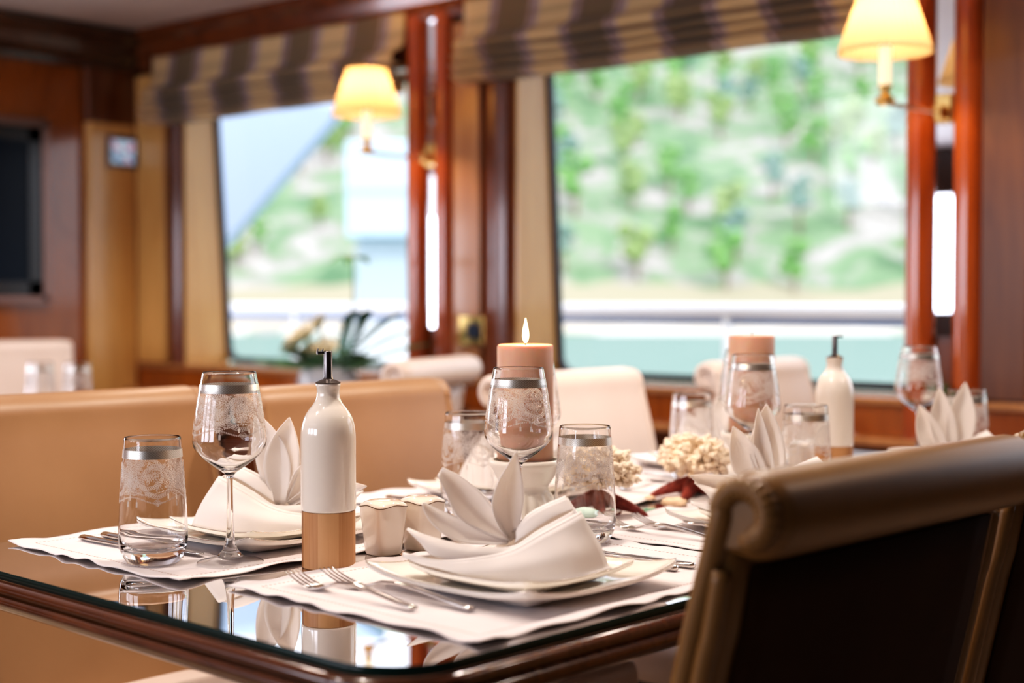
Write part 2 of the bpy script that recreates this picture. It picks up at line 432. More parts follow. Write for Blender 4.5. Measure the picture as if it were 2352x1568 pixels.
def grid_faces(bm, rows, closed_u=False, uvf=None):
    """rows: list of lists of BMVerts"""
    uvl = bm.loops.layers.uv.verify() if uvf else None
    n = len(rows[0])
    for i in range(len(rows) - 1):
        for j in range(n if closed_u else n - 1):
            j2 = (j + 1) % n
            q = [(rows[i][j], i, j), (rows[i][j2], i, j + 1), (rows[i + 1][j2], i + 1, j + 1), (rows[i + 1][j], i + 1, j)]
            if len({id(a[0]) for a in q}) < 3: continue
            try: f = bm.faces.new([a[0] for a in q])
            except ValueError: continue
            if uvf:
                for l, a in zip(f.loops, q): l[uvl].uv = uvf(a[1], a[2])

def lathe(bm, prof, segs=48, ripple=None, uv=False, cx=0, cy=0):
    rows = []
    for (r, z) in prof:
        if r < 1e-6:
            v = bm.verts.new((cx, cy, z)); rows.append([v] * segs); continue
        row = []
        for k in range(segs):
            a = 2 * PI * k / segs
            rr = r * (ripple(a, r, z) if ripple else 1)
            row.append(bm.verts.new((cx + rr * math.cos(a), cy + rr * math.sin(a), z)))
        rows.append(row)
    grid_faces(bm, rows, True, (lambda i, j: (j / segs, prof[i][1] * 10)) if uv else None)
    return bm

def cr(pts, n):
    """Catmull-Rom resample through points (Vectors) to n samples"""
    P = [Vector(p) for p in pts]
    if len(P) == 1: return [P[0].copy() for _ in range(n)]
    E = [P[0] * 2 - P[1]] + P + [P[-1] * 2 - P[-2]]
    L = len(P) - 1; out = []
    for i in range(n):
        t = i / (n - 1) * L; k = min(int(t), L - 1); t -= k
        a, b, c, d = E[k], E[k + 1], E[k + 2], E[k + 3]
        out.append(0.5 * ((2 * b) + (c - a) * t + (2 * a - 5 * b + 4 * c - d) * t * t + (3 * b - a - 3 * c + d) * t ** 3))
    return out

def loft(bm, curves, n=24, m=10):
    rs = [cr(c, n) for c in curves]
    rows = []
    cols = [cr([r_[i] for r_ in rs], m) for i in range(n)]
    for j in range(m): rows.append([bm.verts.new(cols[i][j]) for i in range(n)])
    grid_faces(bm, rows)

def tube(bm, pts, rad, segs=10, cap=True, smooth_n=None):
    P = cr(pts, smooth_n) if smooth_n else [Vector(p) for p in pts]
    n = len(P); rows = []
    rf = rad if callable(rad) else (lambda t: rad)
    up = Vector((0, 0, 1)); prev = None
    for i, p in enumerate(P):
        t = (P[min(i + 1, n - 1)] - P[max(i - 1, 0)]).normalized()
        if prev is None:
            a = t.cross(up)
            if a.length < 1e-3: a = t.cross(Vector((1, 0, 0)))
            a.normalize()
        else:
            a = prev - t * prev.dot(t); a.normalize()
        b = t.cross(a); prev = a
        r_ = rf(i / (n - 1))
        rows.append([bm.verts.new(p + (a * math.cos(2 * PI * k / segs) + b * math.sin(2 * PI * k / segs)) * r_) for k in range(segs)])
    grid_faces(bm, rows, True)
    if cap:
        for row in (rows[0], rows[-1]):
            try: bm.faces.new(row)
            except ValueError: pass
    return bm

def sweep_xy(bm, path, prof, closed=True):
    """sweep profile (outward offset, z) along a closed path of (x,y,nx,ny)"""
    rows = [[bm.verts.new((x + nx * o, y + ny * o, z)) for (x, y, nx, ny) in path] for (o, z) in prof]
    grid_faces(bm, rows, closed)
    return rows

def rrect(x0, x1, y0, y1, r, seg=10):
    out = []
    for (cx, cy, a0) in ((x1 - r, y1 - r, 0), (x0 + r, y1 - r, 90), (x0 + r, y0 + r, 180), (x1 - r, y0 + r, 270)):
        for k in range(seg + 1):
            a = R(a0 + 90 * k / seg)
            out.append((cx + r * math.cos(a), cy + r * math.sin(a), math.cos(a), math.sin(a)))
    return out

def blob(bm, c, r, sub=2, disp=0.25, freq=1.0, seed=0, squash=1.0):
    b2 = bmesh.ops.create_icosphere(bm, subdivisions=sub, radius=1.0)
    for v in b2['verts']:
        d = v.co.normalized()
        k = 1 + disp * mnoise.noise(d * 2.1 * freq + Vector((seed * 3.7, seed, -seed * 1.3)))
        v.co = Vector(c) + Vector((d.x, d.y, d.z * squash)) * r * k

# ------------------------------------------------------------------ camera
TH = R(43)
cam_d = bpy.data.cameras.new('camera'); cam = bpy.data.objects.new('camera', cam_d); COL.objects.link(cam); scn.camera = cam
CAMZ = 1.07; F_PX = 3267.0
cam_d.sensor_width = 36.0; cam_d.sensor_fit = 'HORIZONTAL'; cam_d.lens = F_PX / 2352 * 36
pitch = math.atan(94 / F_PX)
fwd = Vector((-math.sin(TH) * math.cos(pitch), math.cos(TH) * math.cos(pitch), -math.sin(pitch)))
cam.location = (0, 0, CAMZ); cam.rotation_euler = fwd.to_track_quat('-Z', 'Y').to_euler()
cam_d.dof.use_dof = True; cam_d.dof.focus_distance = 1.78; cam_d.dof.aperture_fstop = 2.4
cam_d.clip_end = 600

TZ = 0.75           # top of the glass sheet on the table

# ------------------------------------------------------------------ room shell
WTH = R(2.9)
WO = Vector((-1.704, 3.40, 0))
WROT = WTH
def wp(s, o, z): return WO + Vector((math.cos(WTH) * s - math.sin(WTH) * o, math.sin(WTH) * s + math.cos(WTH) * o, z))
wall_root = Matrix.Translation(WO) @ Matrix.Rotation(WTH, 4, 'Z')
def put(o): o.matrix_world = wall_root; return o        # geometry of the window wall is written in (s, outward, z)

XW, XE, YS, ZC = -5.12, 2.6, -2.8, 2.14
bm = BM(); box(bm, (-1.35, 0.6, -0.05), (8.3, 8.2, 0.1)); struct('floor', bm, M['carpet'], smooth=False)
bm = BM(); box(bm, (-1.35, 0.3, ZC + 0.05), (8.3, 7.4, 0.1)); struct('ceiling', bm, M['ceiling'], smooth=False)
# TV wall (x = -5.3)
bm = BM(); 
LY0, LY1, LZ0, LZ1 = 0.95, 1.70, 0.55, 1.72
for (y0, y1, z0, z1) in ((-3.0, LY0, 0, ZC), (LY1, 3.6, 0, ZC), (LY0, LY1, 0, LZ0), (LY0, LY1, LZ1, ZC)): box(bm, (XW - 0.05, (y0 + y1) / 2, (z0 + z1) / 2), (0.1, y1 - y0, z1 - z0))
struct('wall_left', bm, M['wood_wall'], smooth=False)
bm = BM(); box(bm, (XE + 0.05, 0.4, ZC / 2), (0.1, 6.6, ZC)); struct('wall_right', bm, M['wood_dark'], smooth=False)
# wall behind, with three windows letting daylight in
bm = BM()
box(bm, (-1.35, YS - 0.05, 0.5), (8.1, 0.1, 1.0)); box(bm, (-1.35, YS - 0.05, 1.97), (8.1, 0.1, 0.34))
edges = [-5.4, -5.0, -3.9, -3.6, -2.5, -2.2, -1.2, 2.7]
for a, b in ((0, 1), (2, 3), (4, 5), (6, 7)):
    box(bm, ((edges[a] + edges[b]) / 2, YS - 0.05, 1.4), (edges[b] - edges[a], 0.1, 0.8))
struct('wall_back', bm, M['wood_dark'], smooth=False)

# window wall, written in wall coordinates
def wall_bm(parts):
    bm = BM()
    for (s0, s1, o0, o1, z0, z1) in parts: box(bm, ((s0 + s1) / 2, (o0 + o1) / 2, (z0 + z1) / 2), (s1 - s0, o1 - o0, z1 - z0))
    return bm
W1 = (-3.089, -1.80); W2 = (-1.379, -0.03); W3 = (0.42, 1.70)
ZS = 0.818; ZT = 1.86
put(struct('wall_front', wall_bm([(-3.62, 4.4, 0.0, 0.10, 0.0, ZS - 0.02), (-3.62, 4.4, 0.0, 0.10, ZT, ZC),
    (-3.62, W1[0], 0.0, 0.10, ZS - .02, ZT), (W1[1], W2[0], 0.0, 0.10, ZS - .02, ZT), (W2[1], W3[0], 0, .10, ZS - .02, ZT), (W3[1], 4.4, 0, .10, ZS - .02, ZT)]), M['wood_post'], smooth=False))
# reveals (light wood), sills, seals and panes
def window(n, s0, s1):
    bm = BM()
    def quad(*p):
        bm.faces.new([bm.verts.new(q) for q in p])
    ot, ob = 0.135, 0.20
    # left reveal, right reveal, head
    quad((s0, -0.004, ZS), (s0 + 0.012, ob, ZS), (s0 + 0.012, ot, ZT), (s0, -0.004, ZT))
    quad((s1, -0.004, ZS), (s1 - 0.012, ob, ZS), (s1 - 0.012, ot, ZT), (s1, -0.004, ZT))
    quad((s0, -0.004, ZT), (s0 + .012, ot, ZT), (s1 - .012, ot, ZT), (s1, -0.004, ZT))
    w = put(struct('window_%d' % n, bm, M['wood_light'], smooth=False, solid=0.008))
    # tilted frame with rounded corners: black seal ring
    path = rrect(s0 + 0.006, s1 - 0.006, ZS + 0.003, ZT, 0.07, 6)
    def o_at(z): return ob + (ot - ob) * (z - ZS) / (ZT - ZS)
    bm = BM(); rows = []
    for (off, dep) in ((0.0, -0.012), (-0.022, -0.012), (-0.022, 0.012), (0.0, 0.012)):
        rows.append([bm.verts.new((x + nx * off, o_at(y + ny * off) + dep, y + ny * off)) for (x, y, nx, ny) in path])
    rows.append(rows[0]); grid_faces(bm, rows, True)
    obj('window_seal', bm, M['black_rubber'], w, smooth=False)
    bm = BM(); bm.faces.new([bm.verts.new((x, o_at(y), y)) for (x, y, nx, ny) in rrect(s0 + 0.02, s1 - 0.02, ZS + 0.017, ZT - 0.015, 0.06, 6)])
    obj('window_pane', bm, M['pane'], w, smooth=False)
    # wood infill in the lower corners around the glass is hidden by the sill ledge
    return w
window(1, *W1); window(2, *W2); window(3, *W3)
# sill ledge, fascia, second ledge below it
bm = BM()
box(bm, (0.4, 0.09, ZS - 0.012), (8.04, 0.24, 0.024)); 
t1 = put(struct('trim_1', bm, M['wood_panel'], smooth=False, bevel=0.008))
bm = BM(); box(bm, (0.4, -0.0105, 0.755), (8.04, 0.02, 0.075)); put(struct('trim_2', bm, M['wood_wall'], smooth=False))
bm = BM(); box(bm, (0.4, -0.045, 0.705), (8.04, 0.09, 0.024)); put(struct('trim_3', bm, M['wood_panel'], smooth=False, bevel=0.008))
# posts and pink panels of each bay
def bay(c, n, pm='wood_panel'):
    bm = BM(); box(bm, (c + 0.150, -0.010, 1.40), (0.135, 0.02, 1.16)); put(struct('trim_%d' % n, bm, M[pm], smooth=False, bevel=0.006))
    bm = BM(); rows = []
    for z in (0.82, ZC - 0.12):
        rows.append([bm.verts.new((c + 0.290 + 0.075 * math.cos(a), 0.02 - 0.055 * math.sin(a), z)) for a in [PI * k / 12 for k in range(13)]])
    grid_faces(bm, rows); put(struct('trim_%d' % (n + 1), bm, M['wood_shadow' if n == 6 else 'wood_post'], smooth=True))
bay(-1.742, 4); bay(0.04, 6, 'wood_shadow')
bm = BM(); box(bm, (-3.295, -0.012, 1.40), (0.19, 0.024, 1.16)); put(struct('trim_8', bm, M['wood_light'], smooth=False, bevel=0.01))
bm = BM(); rows = []
for z in (0.82, ZC - 0.12):
    rows.append([bm.verts.new((-3.146 + 0.055 * math.cos(a), 0.02 - 0.05 * math.sin(a), z)) for a in [PI * k / 12 for k in range(13)]])
grid_faces(bm, rows); put(struct('trim_9', bm, M['wood_post']))
# crown mouldings
def crown(name, put_it, ctr, size):
    pass
bm = BM()
prof = [(0.0, ZC - 0.14), (-0.03, ZC - 0.14), (-0.035, ZC - 0.115), (-0.06, ZC - 0.09), (-0.075, ZC - 0.05), (-0.11, ZC - 0.03), (-0.115, ZC), (0.0, ZC)]
rows = [[bm.verts.new((s, o, z)) for (o, z) in prof] for s in (-3.62, 4.4)]
grid_faces(bm, rows, True); put(struct('trim_10', bm, M['wood_post'], smooth=False))
bm = BM()
rows = [[bm.verts.new((XW - o * 1.6, y, z - 0.01)) for (o, z) in prof] for y in (YS, 3.3)]
grid_faces(bm, rows, True); struct('trim_11', bm, M['wood_dark'], smooth=False)
# pilaster on the TV wall beside the corner
bm = BM(); box(bm, (XW + 0.02, 3.097, 0.99), (0.04, 0.217, 1.98)); 
struct('trim_12', bm, M['wood_light'], smooth=False, bevel=0.012)
bm = BM(); box(bm, (XW + 0.012, 3.097, 1.91), (0.062, 0.228, 0.27)); struct('trim_13', bm, M['wood_post'], smooth=False, bevel=0.01)
bm = BM(); box(bm, (XW + 0.01, 0.1, 0.06), (0.02, 5.8, 0.12)); struct('baseboard_left', bm, M['wood_dark'], smooth=False)

# column pairs with the mirror strip between them
def pillar(c, n):
    bm = BM()
    for e in (-1, 1):
        lathe(bm, [(0.0, 0.0), (0.0375, 0.0), (0.0375, ZC - 0.12), (0.0, ZC - 0.12)], 32, cx=c + e * 0.064, cy=-0.012)
    put(struct('column_%d' % n, bm, M['wood_col'], ang=40))
    bm = BM(); box(bm, (c, -0.006, 0.98 + 0.52), (0.075, 0.008, 1.04))
    m = put(obj('mirror_strip', bm, M['mirror'], smooth=False))
    tag(m, ['narrow vertical mirror strip between the left pair of wooden columns', 'narrow vertical mirror strip between the right pair of wooden columns'][n - 1], 'mirror', 'mirror strips between columns')
pillar(-1.742, 1); pillar(0.04, 2)
for o in list(bpy.data.objects):
    if o.name.startswith('column_'): o.name = 'trim_%d' % (13 + int(o.name[-1]))

# ------------------------------------------------------------------ roman blinds
def blind(s0, s1, label, ph):
    t = thing('roman_blind', label, 'blind', wp((s0 + s1) / 2, 0, 0), WTH, 'plaid roman blinds')
    # side section of the cloth: (outward, z), from the head rail down through a billow to the stacked folds
    prof = [(-0.045, 2.05), (-0.047, 2.00), (-0.05, 1.95), (-0.062, 1.915), (-0.092, 1.90), (-0.108, 1.882), (-0.095, 1.866), (-0.052, 1.862),
            (-0.085, 1.861), (-0.118, 1.847), (-0.092, 1.833), (-0.052, 1.831), (-0.088, 1.830), (-0.122, 1.817), (-0.094, 1.803), (-0.052, 1.801),
            (-0.088, 1.800), (-0.122, 1.786), (-0.092, 1.771), (-0.055, 1.766), (-0.048, 1.775), (-0.045, 1.80)]
    P = cr([(0, o, z) for (o, z) in prof], 90)
    n = 64; bm = BM(); rows = []; arc = [0]
    for i in range(1, 90): arc.append(arc[-1] + (P[i] - P[i - 1]).length)
    for i, p in enumerate(P):
        row = []
        for j in range(n):
            s = (s1 - s0) * (j / (n - 1) - 0.5)
            wob = 0.008 * math.sin(s * 7 + ph) * min(1, i / 30) + 0.004 * math.sin(s * 19 + i * 0.1)
            row.append(bm.verts.new((s, p.y + wob * 0.6, p.z + wob * 0.4 - 0.006 * math.cos(s / (s1 - s0) * PI) * (i > 30))))
        rows.append(row)
    grid_faces(bm, rows, False, lambda i, j: ((s1 - s0) * j / (n - 1) + ph * 0.0 + 0.006 + 0.02 * math.sin(arc[i] * 9), arc[i]))
    obj('blind_fabric', bm, M['blind'], t, solid=0.002)
    bm = BM(); box(bm, (0, -0.03, 2.06), (s1 - s0 - 0.01, 0.035, 0.03)); obj('head_rail', bm, M['wood_dark'], t, smooth=False)
    return t
blind(-1.562, -0.075, 'large plaid roman blind gathered in folds over the right window', 0.0)
blind(-3.235, -1.835, 'plaid roman blind gathered over the smaller left window', 1.3)
blind(0.30, 1.70, 'plaid roman blind at the top right corner beyond the columns', 2.1)

# ------------------------------------------------------------------ sconces
def sconce(c, arm, side, label):
    # written in wall coordinates about the foot of the arm
    t = thing('wall_sconce', label, 'lamp', wp(c, -0.012, 1.555), WTH, 'brass wall sconces with pleated shades')
    bm = BM(); box(bm, (0, -0.006, 0.0), (0.045, 0.012, 0.075)); obj('back_plate', bm, M['brass'], t, smooth=False, bevel=0.004)
    bm = BM(); tube(bm, [(0, -0.01, -0.012), (side * 0.3, -arm * 0.6, -0.016), (side, -arm, -0.014)], 0.0055, 10, True, 20); obj('arm', bm, M['chrome'], t)
    bm = BM(); box(bm, (side * 0.05, -0.03, -0.012), (0.022, 0.03, 0.034)); obj('arm_joint', bm, M['brass'], t, smooth=False, bevel=0.004)
    L = (side, -arm)
    bm = BM(); lathe(bm, [(0, -0.018), (0.020, -0.018), (0.024, -0.010), (0.024, -0.004), (0.012, 0.004), (0.011, 0.016), (0.017, 0.022), (0.017, 0.028), (0.0, 0.030)], 32, cx=L[0], cy=L[1])
    obj('brass_cup', bm, M['brass'], t)
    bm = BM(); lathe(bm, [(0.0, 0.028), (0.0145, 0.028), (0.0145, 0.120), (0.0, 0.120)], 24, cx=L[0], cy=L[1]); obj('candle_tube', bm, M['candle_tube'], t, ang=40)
    bm = BM(); lathe(bm, [(0, 0.122), (0.012, 0.13), (0.017, 0.140), (0.013, 0.150), (0.004, 0.158), (0, 0.159)], 20, cx=L[0], cy=L[1]); obj('light_bulb', bm, M['bulb'], t)
    bm = BM(); z0, z1 = 0.105, 0.25
    rip = lambda a, r, z: 1 + 0.022 * math.sin(a * 40)
    lathe(bm, [(0.110, z0), (0.1085, z0 + 0.004), (0.062, z1 - 0.003), (0.0615, z1)], 176, rip, cx=L[0], cy=L[1])
    obj('lamp_shade', bm, M['shade'], t)
    for (r_, z_) in ((0.111, z0), (0.0625, z1)):
        bm = tube(BM(), [(L[0] + r_ * math.cos(2 * PI * k / 60), L[1] + r_ * math.sin(2 * PI * k / 60), z_) for k in range(61)], 0.0022, 6, False)
        obj('shade_trim', bm, M['shade'], t)
    ld = bpy.data.lights.new('sconce_light', 'POINT'); ld.energy = 9.5; ld.color = (1.0, 0.62, 0.26); ld.shadow_soft_size = 0.022
    lo = bpy.data.objects.new('sconce_light', ld); COL.objects.link(lo); lo.location = wall_root @ Vector((c + side, -0.012 - arm, 1.555 + 0.182))
    return t
sconce(0.04, 0.29, -0.025, 'lit brass wall sconce with pleated cream shade on the right columns')
sconce(-1.742, 0.29, -0.010, 'lit brass wall sconce with pleated cream shade between the two windows')

# ------------------------------------------------------------------ wall fittings
t = thing('television', 'black flat television set into the orange wood wall at left edge', 'television', (XW, 2.357, 1.413))
bm = BM(); path = rrect(-0.47, 0.47, -0.355, 0.355, 0.01, 2)
rows = [[bm.verts.new((dx, x + nx * o, y + ny * o)) for (x, y, nx, ny) in path] for (o, dx) in ((0, 0.0), (0, 0.03), (-0.03, 0.03), (-0.03, 0.012))]
grid_faces(bm, rows, True); obj('outer_frame', bm, M['mauve_frame'], t, smooth=False)
bm = BM(); rows = [[bm.verts.new((dx, x + nx * o, y + ny * o)) for (x, y, nx, ny) in path] for (o, dx) in ((-0.03, 0.012), (-0.03, 0.024), (-0.085, 0.024), (-0.085, 0.016))]
grid_faces(bm, rows, True); obj('bezel', bm, M['black_plastic'], t, smooth=False)
bm = BM(); box(bm, (0.012, 0, 0), (0.012, 0.775, 0.545)); obj('screen', bm, M['tv'], t, smooth=False)
t = thing('control_panel', 'small lit touch control panel on the pale pilaster beside the corner', 'control panel', (XW + 0.043, 3.136, 1.668))
bm = BM(); box(bm, (0.005, 0, 0), (0.012, 0.135, 0.125)); obj('panel_frame', bm, principled('panel_grey', base=(0.06, 0.085, 0.14), rough=0.3)[0], t, smooth=False, bevel=0.004)
bm = BM(); box(bm, (0.0115, 0, 0), (0.003, 0.105, 0.095)); obj('panel_screen', bm, M['ctrl'], t, smooth=False)
t = thing('wall_socket', 'brass framed wall socket with dark insert on the wood panel', 'socket', wp(-1.553, -0.021, 0.972), WTH)
bm = BM(); box(bm, (0, -0.004, 0), (0.108, 0.008, 0.095)); obj('socket_plate', bm, M['brass'], t, smooth=False, bevel=0.003)
bm = BM(); box(bm, (0.014, -0.009, 0.0), (0.052, 0.006, 0.048)); obj('socket_insert', bm, principled('socket_dark', base=(0.02, 0.03, 0.06), rough=0.3)[0], t, smooth=False)

# ------------------------------------------------------------------ table
TX0, TX1, TY0, TY1 = -1.785, -0.885, 0.800, 2.73
table = thing('dining_table', 'long polished brown wood dining table with moulded edge', 'table', (0, 0, 0))
path = rrect(TX0 + .03, TX1 - .03, TY0 + .03, TY1 - .03, 0.065, 12)
G = 0.010
zt = TZ - G - 0.0005
bm = BM()
prof = [(-0.02, zt), (0.020, zt), (0.026, zt - 0.002), (0.029, zt - 0.006), (0.029, zt - 0.010), (0.024, zt - 0.012), (0.024, zt - 0.0145), (0.031, zt - 0.0165), (0.0335, zt - 0.022),
        (0.031, zt - 0.0275), (0.024, zt - 0.0295), (0.023, zt - 0.032), (0.019, zt - 0.035), (0.006, zt - 0.042), (-0.02, zt - 0.045)]
rows = sweep_xy(bm, path, prof)
bm.faces.new(rows[-1])
obj('moulded_edge', bm, M['wood_table'], table, ang=50)
bm = BM(); bm.faces.new([bm.verts.new((x - nx * .0205, y - ny * .0205, zt - 0.0003)) for (x, y, nx, ny) in path]); obj('table_top', bm, M['wood_top'], table, smooth=False)
bm = BM(); box(bm, ((TX0 + TX1) / 2, (TY0 + TY1) / 2, zt - 0.068), (0.26, 1.45, 0.045)); obj('apron', bm, M['wood_dark'], table, smooth=False, bevel=0.005)
for (x, y) in ((-1.42, 1.085), (-1.25, 1.085), (-1.335, 1.43), (-1.335, 2.10), (-1.39, 2.50), (-1.28, 2.50)):
    bm = BM(); rip = lambda a, r, z: 1 + (0.06 * math.sin(a * 12) if 0.08 < z < 0.6 else 0)
    lathe(bm, [(0.0, 0.0), (0.045, 0.0), (0.045, 0.05), (0.03, 0.07), (0.026, 0.09), (0.026, 0.30), (0.025, 0.58), (0.032, 0.605), (0.034, 0.66), (0.0, 0.66)], 96, rip, cx=x, cy=y)
    obj('leg', bm, M['wood_dark'], table, ang=60)
# glass sheet
gs = thing('glass_sheet', 'clear glass sheet with green edge lying on the wood table top', 'glass sheet', (0, 0, 0))
gp = rrect(TX0 + 0.012, TX1 - 0.012, TY0 + 0.012, TY1 - 0.012, 0.075, 12)
bm = BM(); rows = sweep_xy(bm, gp, [(0.0, TZ - G), (0.0012, TZ - G + 0.0012), (0.0012, TZ - 0.0012), (0.0, TZ)])
obj('glass_edge', bm, M['glass_edge'], gs, ang=50)
bm = BM(); bm.faces.new([bm.verts.new((x, y, TZ)) for (x, y, nx, ny) in gp]); obj('glass_surface', bm, M['sheet'], gs, smooth=False)

# ------------------------------------------------------------------ placemats
def mat_bm(seed, hx=0.195, hy=0.266):
    nx, ny = 64, 84; bm = BM(); rng = random.Random(seed); ph = [rng.uniform(0, 6.28) for _ in range(8)]
    rows = []; uv = {}
    for i in range(nx + 1):
        row = []
        for j in range(ny + 1):
            a, b = (i / nx * 2 - 1), (j / ny * 2 - 1)
            x, y = a * hx, b * hy
            ex, ey = hx - abs(x), hy - abs(y)
            wx = math.exp(-(ex / 0.016) ** 2); wy = math.exp(-(ey / 0.016) ** 2)
            zx = 0.45 + 0.35 * math.sin(y * 78 + ph[0] + 1.8 * math.sin(y * 19 + ph[1])) + 0.3 * math.sin(y * 31 + ph[6]); zy = 0.45 + 0.35 * math.sin(x * 85 + ph[2] + 1.8 * math.sin(x * 21 + ph[3])) + 0.3 * math.sin(x * 33 + ph[7])
            z = 0.0012 + 0.0040 * max(0, wx * zx + wy * zy) * (1 if wx * wy < 0.3 else 0.8)
            px = x + math.copysign(1, x) * wx * 0.0018 * math.sin(y * 60 + ph[4]); py = y + math.copysign(1, y) * wy * 0.0018 * math.sin(x * 66 + ph[5])
            v = bm.verts.new((px, py, z)); row.append(v); uv[(i, j)] = (x, y)
        rows.append(row)
    grid_faces(bm, rows, False, lambda i, j: uv[(i, j)])
    return bm
def mat(x, y, rz, label, seed):
    o = obj('placemat', mat_bm(seed), M['mat'], None, loc=(x, y, TZ + 0.0004), solid=0.0011)
    o.rotation_euler = (0, 0, rz); return tag(o, label, 'placemat', 'white hemstitched placemats')
N_C = [(-1.07, 1.163), (-1.07, 1.713), (-1.07, 2.263)]
F_C = [(-1.535, 1.163), (-1.572, 1.690), (-1.575, 2.255)]
mat(-1.108, 1.201, 0.0, 'white linen placemat at the front corner under the nearest plate', 1)
mat(-1.556, 1.173, 0.0, 'white linen placemat at the left end under a tumbler and a wine glass', 2)
mat(-1.112, 1.745, R(1.0), 'white linen placemat under the second pair of forks beside the shaded chair', 3)
mat(-1.110, 2.296, 0.0, 'white linen placemat at the far right setting behind the scrolled chair', 4)
mat(-1.566, 1.722, R(-0.8), 'white linen placemat across the table left of the lit candle', 5)
mat(-1.566, 2.270, 0.0, 'white linen placemat across the table behind the cream corals', 6)
MZ = TZ + 0.0027

# ------------------------------------------------------------------ plates
def plate_bm(h, z_edge, lift, well, thick):
    """square plate, half side h, edges at z_edge, corners lifted"""
    n = 40; bm = BM()
    def zt(a, b):
        m = max(abs(a), abs(b)); c = (abs(a) * abs(b))
        k = max(0.0, (m - well) / (1 - well)); k = k * k * (3 - 2 * k) if m < 1 else 1
        return thick + (z_edge - thick) * k + lift * (c ** 3)
    top, bot = [], []
    for i in range(n + 1):
        rt, rb = [], []
        for j in range(n + 1):
            a, b = i / n * 2 - 1, j / n * 2 - 1
            # soften the corners
            cr_ = max(0, (abs(a) - 0.93) / 0.07) * max(0, (abs(b) - 0.93) / 0.07)
            x, y = a * h * (1 - 0.03 * cr_), b * h * (1 - 0.03 * cr_)
            # edges bow gently outward
            x *= 1 + 0.012 * (1 - b * b); y *= 1 + 0.012 * (1 - a * a)
            z = zt(a, b); rt.append(bm.verts.new((x, y, z)))
            m = max(abs(a), abs(b)); e = 1 if m >= 0.999 else 0
            zb = max(0.0, z - thick - 0.0005) if m > well * 0.8 else 0.0
            rb.append(bm.verts.new((x * (1 - 0.004 * e), y * (1 - 0.004 * e), zb + (0.001 * e))))
        top.append(rt); bot.append(rb)
    grid_faces(bm, top); grid_faces(bm, bot)
    per = lambda g: [g[i][0] for i in range(n + 1)] + [g[n][j] for j in range(1, n + 1)] + [g[i][n] for i in range(n - 1, -1, -1)] + [g[0][j] for j in range(n - 1, 0, -1)]
    pt, pb = per(top), per(bot)
    rim = [v.co.copy() for v in pt]
    for i in range(len(pt)):
        k = (i + 1) % len(pt); bm.faces.new((pt[i], pt[k], pb[k], pb[i]))
    return bm, rim
def make_plate(label, h, z_edge, lift, group):
    t = thing('square_plate', label, 'plate', (0, 0, 0), 0, group)
    bm, rim = plate_bm(h, z_edge, lift, 0.62, 0.005)
    obj('plate_body', bm, M['porcelain'], t, ang=70)
    bm = BM(); tube(bm, rim + [rim[0]], 0.00075, 6, False); obj('rim_line', bm, M['rimline'], t)
    return t
BIG, SML = 'large square plates', 'small square plates'
where = ['at the front place setting nearest the camera', 'at the second setting behind the shaded scrolled chair', 'at the far right setting beyond the chair back',
         'at the left setting behind the wine glass and oil bottle', 'across the table behind the nearest napkin', 'across the table behind the cream corals']
ALLC = N_C + F_C
p_big = make_plate('large square white plate ' + where[0], 0.126, 0.017, 0.012, BIG)
p_sml = make_plate('small square white plate stacked ' + where[0], 0.092, 0.016, 0.007, SML)
UP = 0.0062
for i, (x, y) in enumerate(ALLC):
    a = R([0, 1.5, -1, 0.5, -1, 1][i])
    if i == 0:
        p_big.location = (x, y, MZ); p_sml.location = (x, y, MZ + UP)
    else:
        dup(p_big, (x, y, MZ), a, 'large square white plate ' + where[i])
        dup(p_sml, (x, y, MZ + UP), a, 'small square white plate stacked ' + where[i])
NZ = MZ + UP + 0.0068

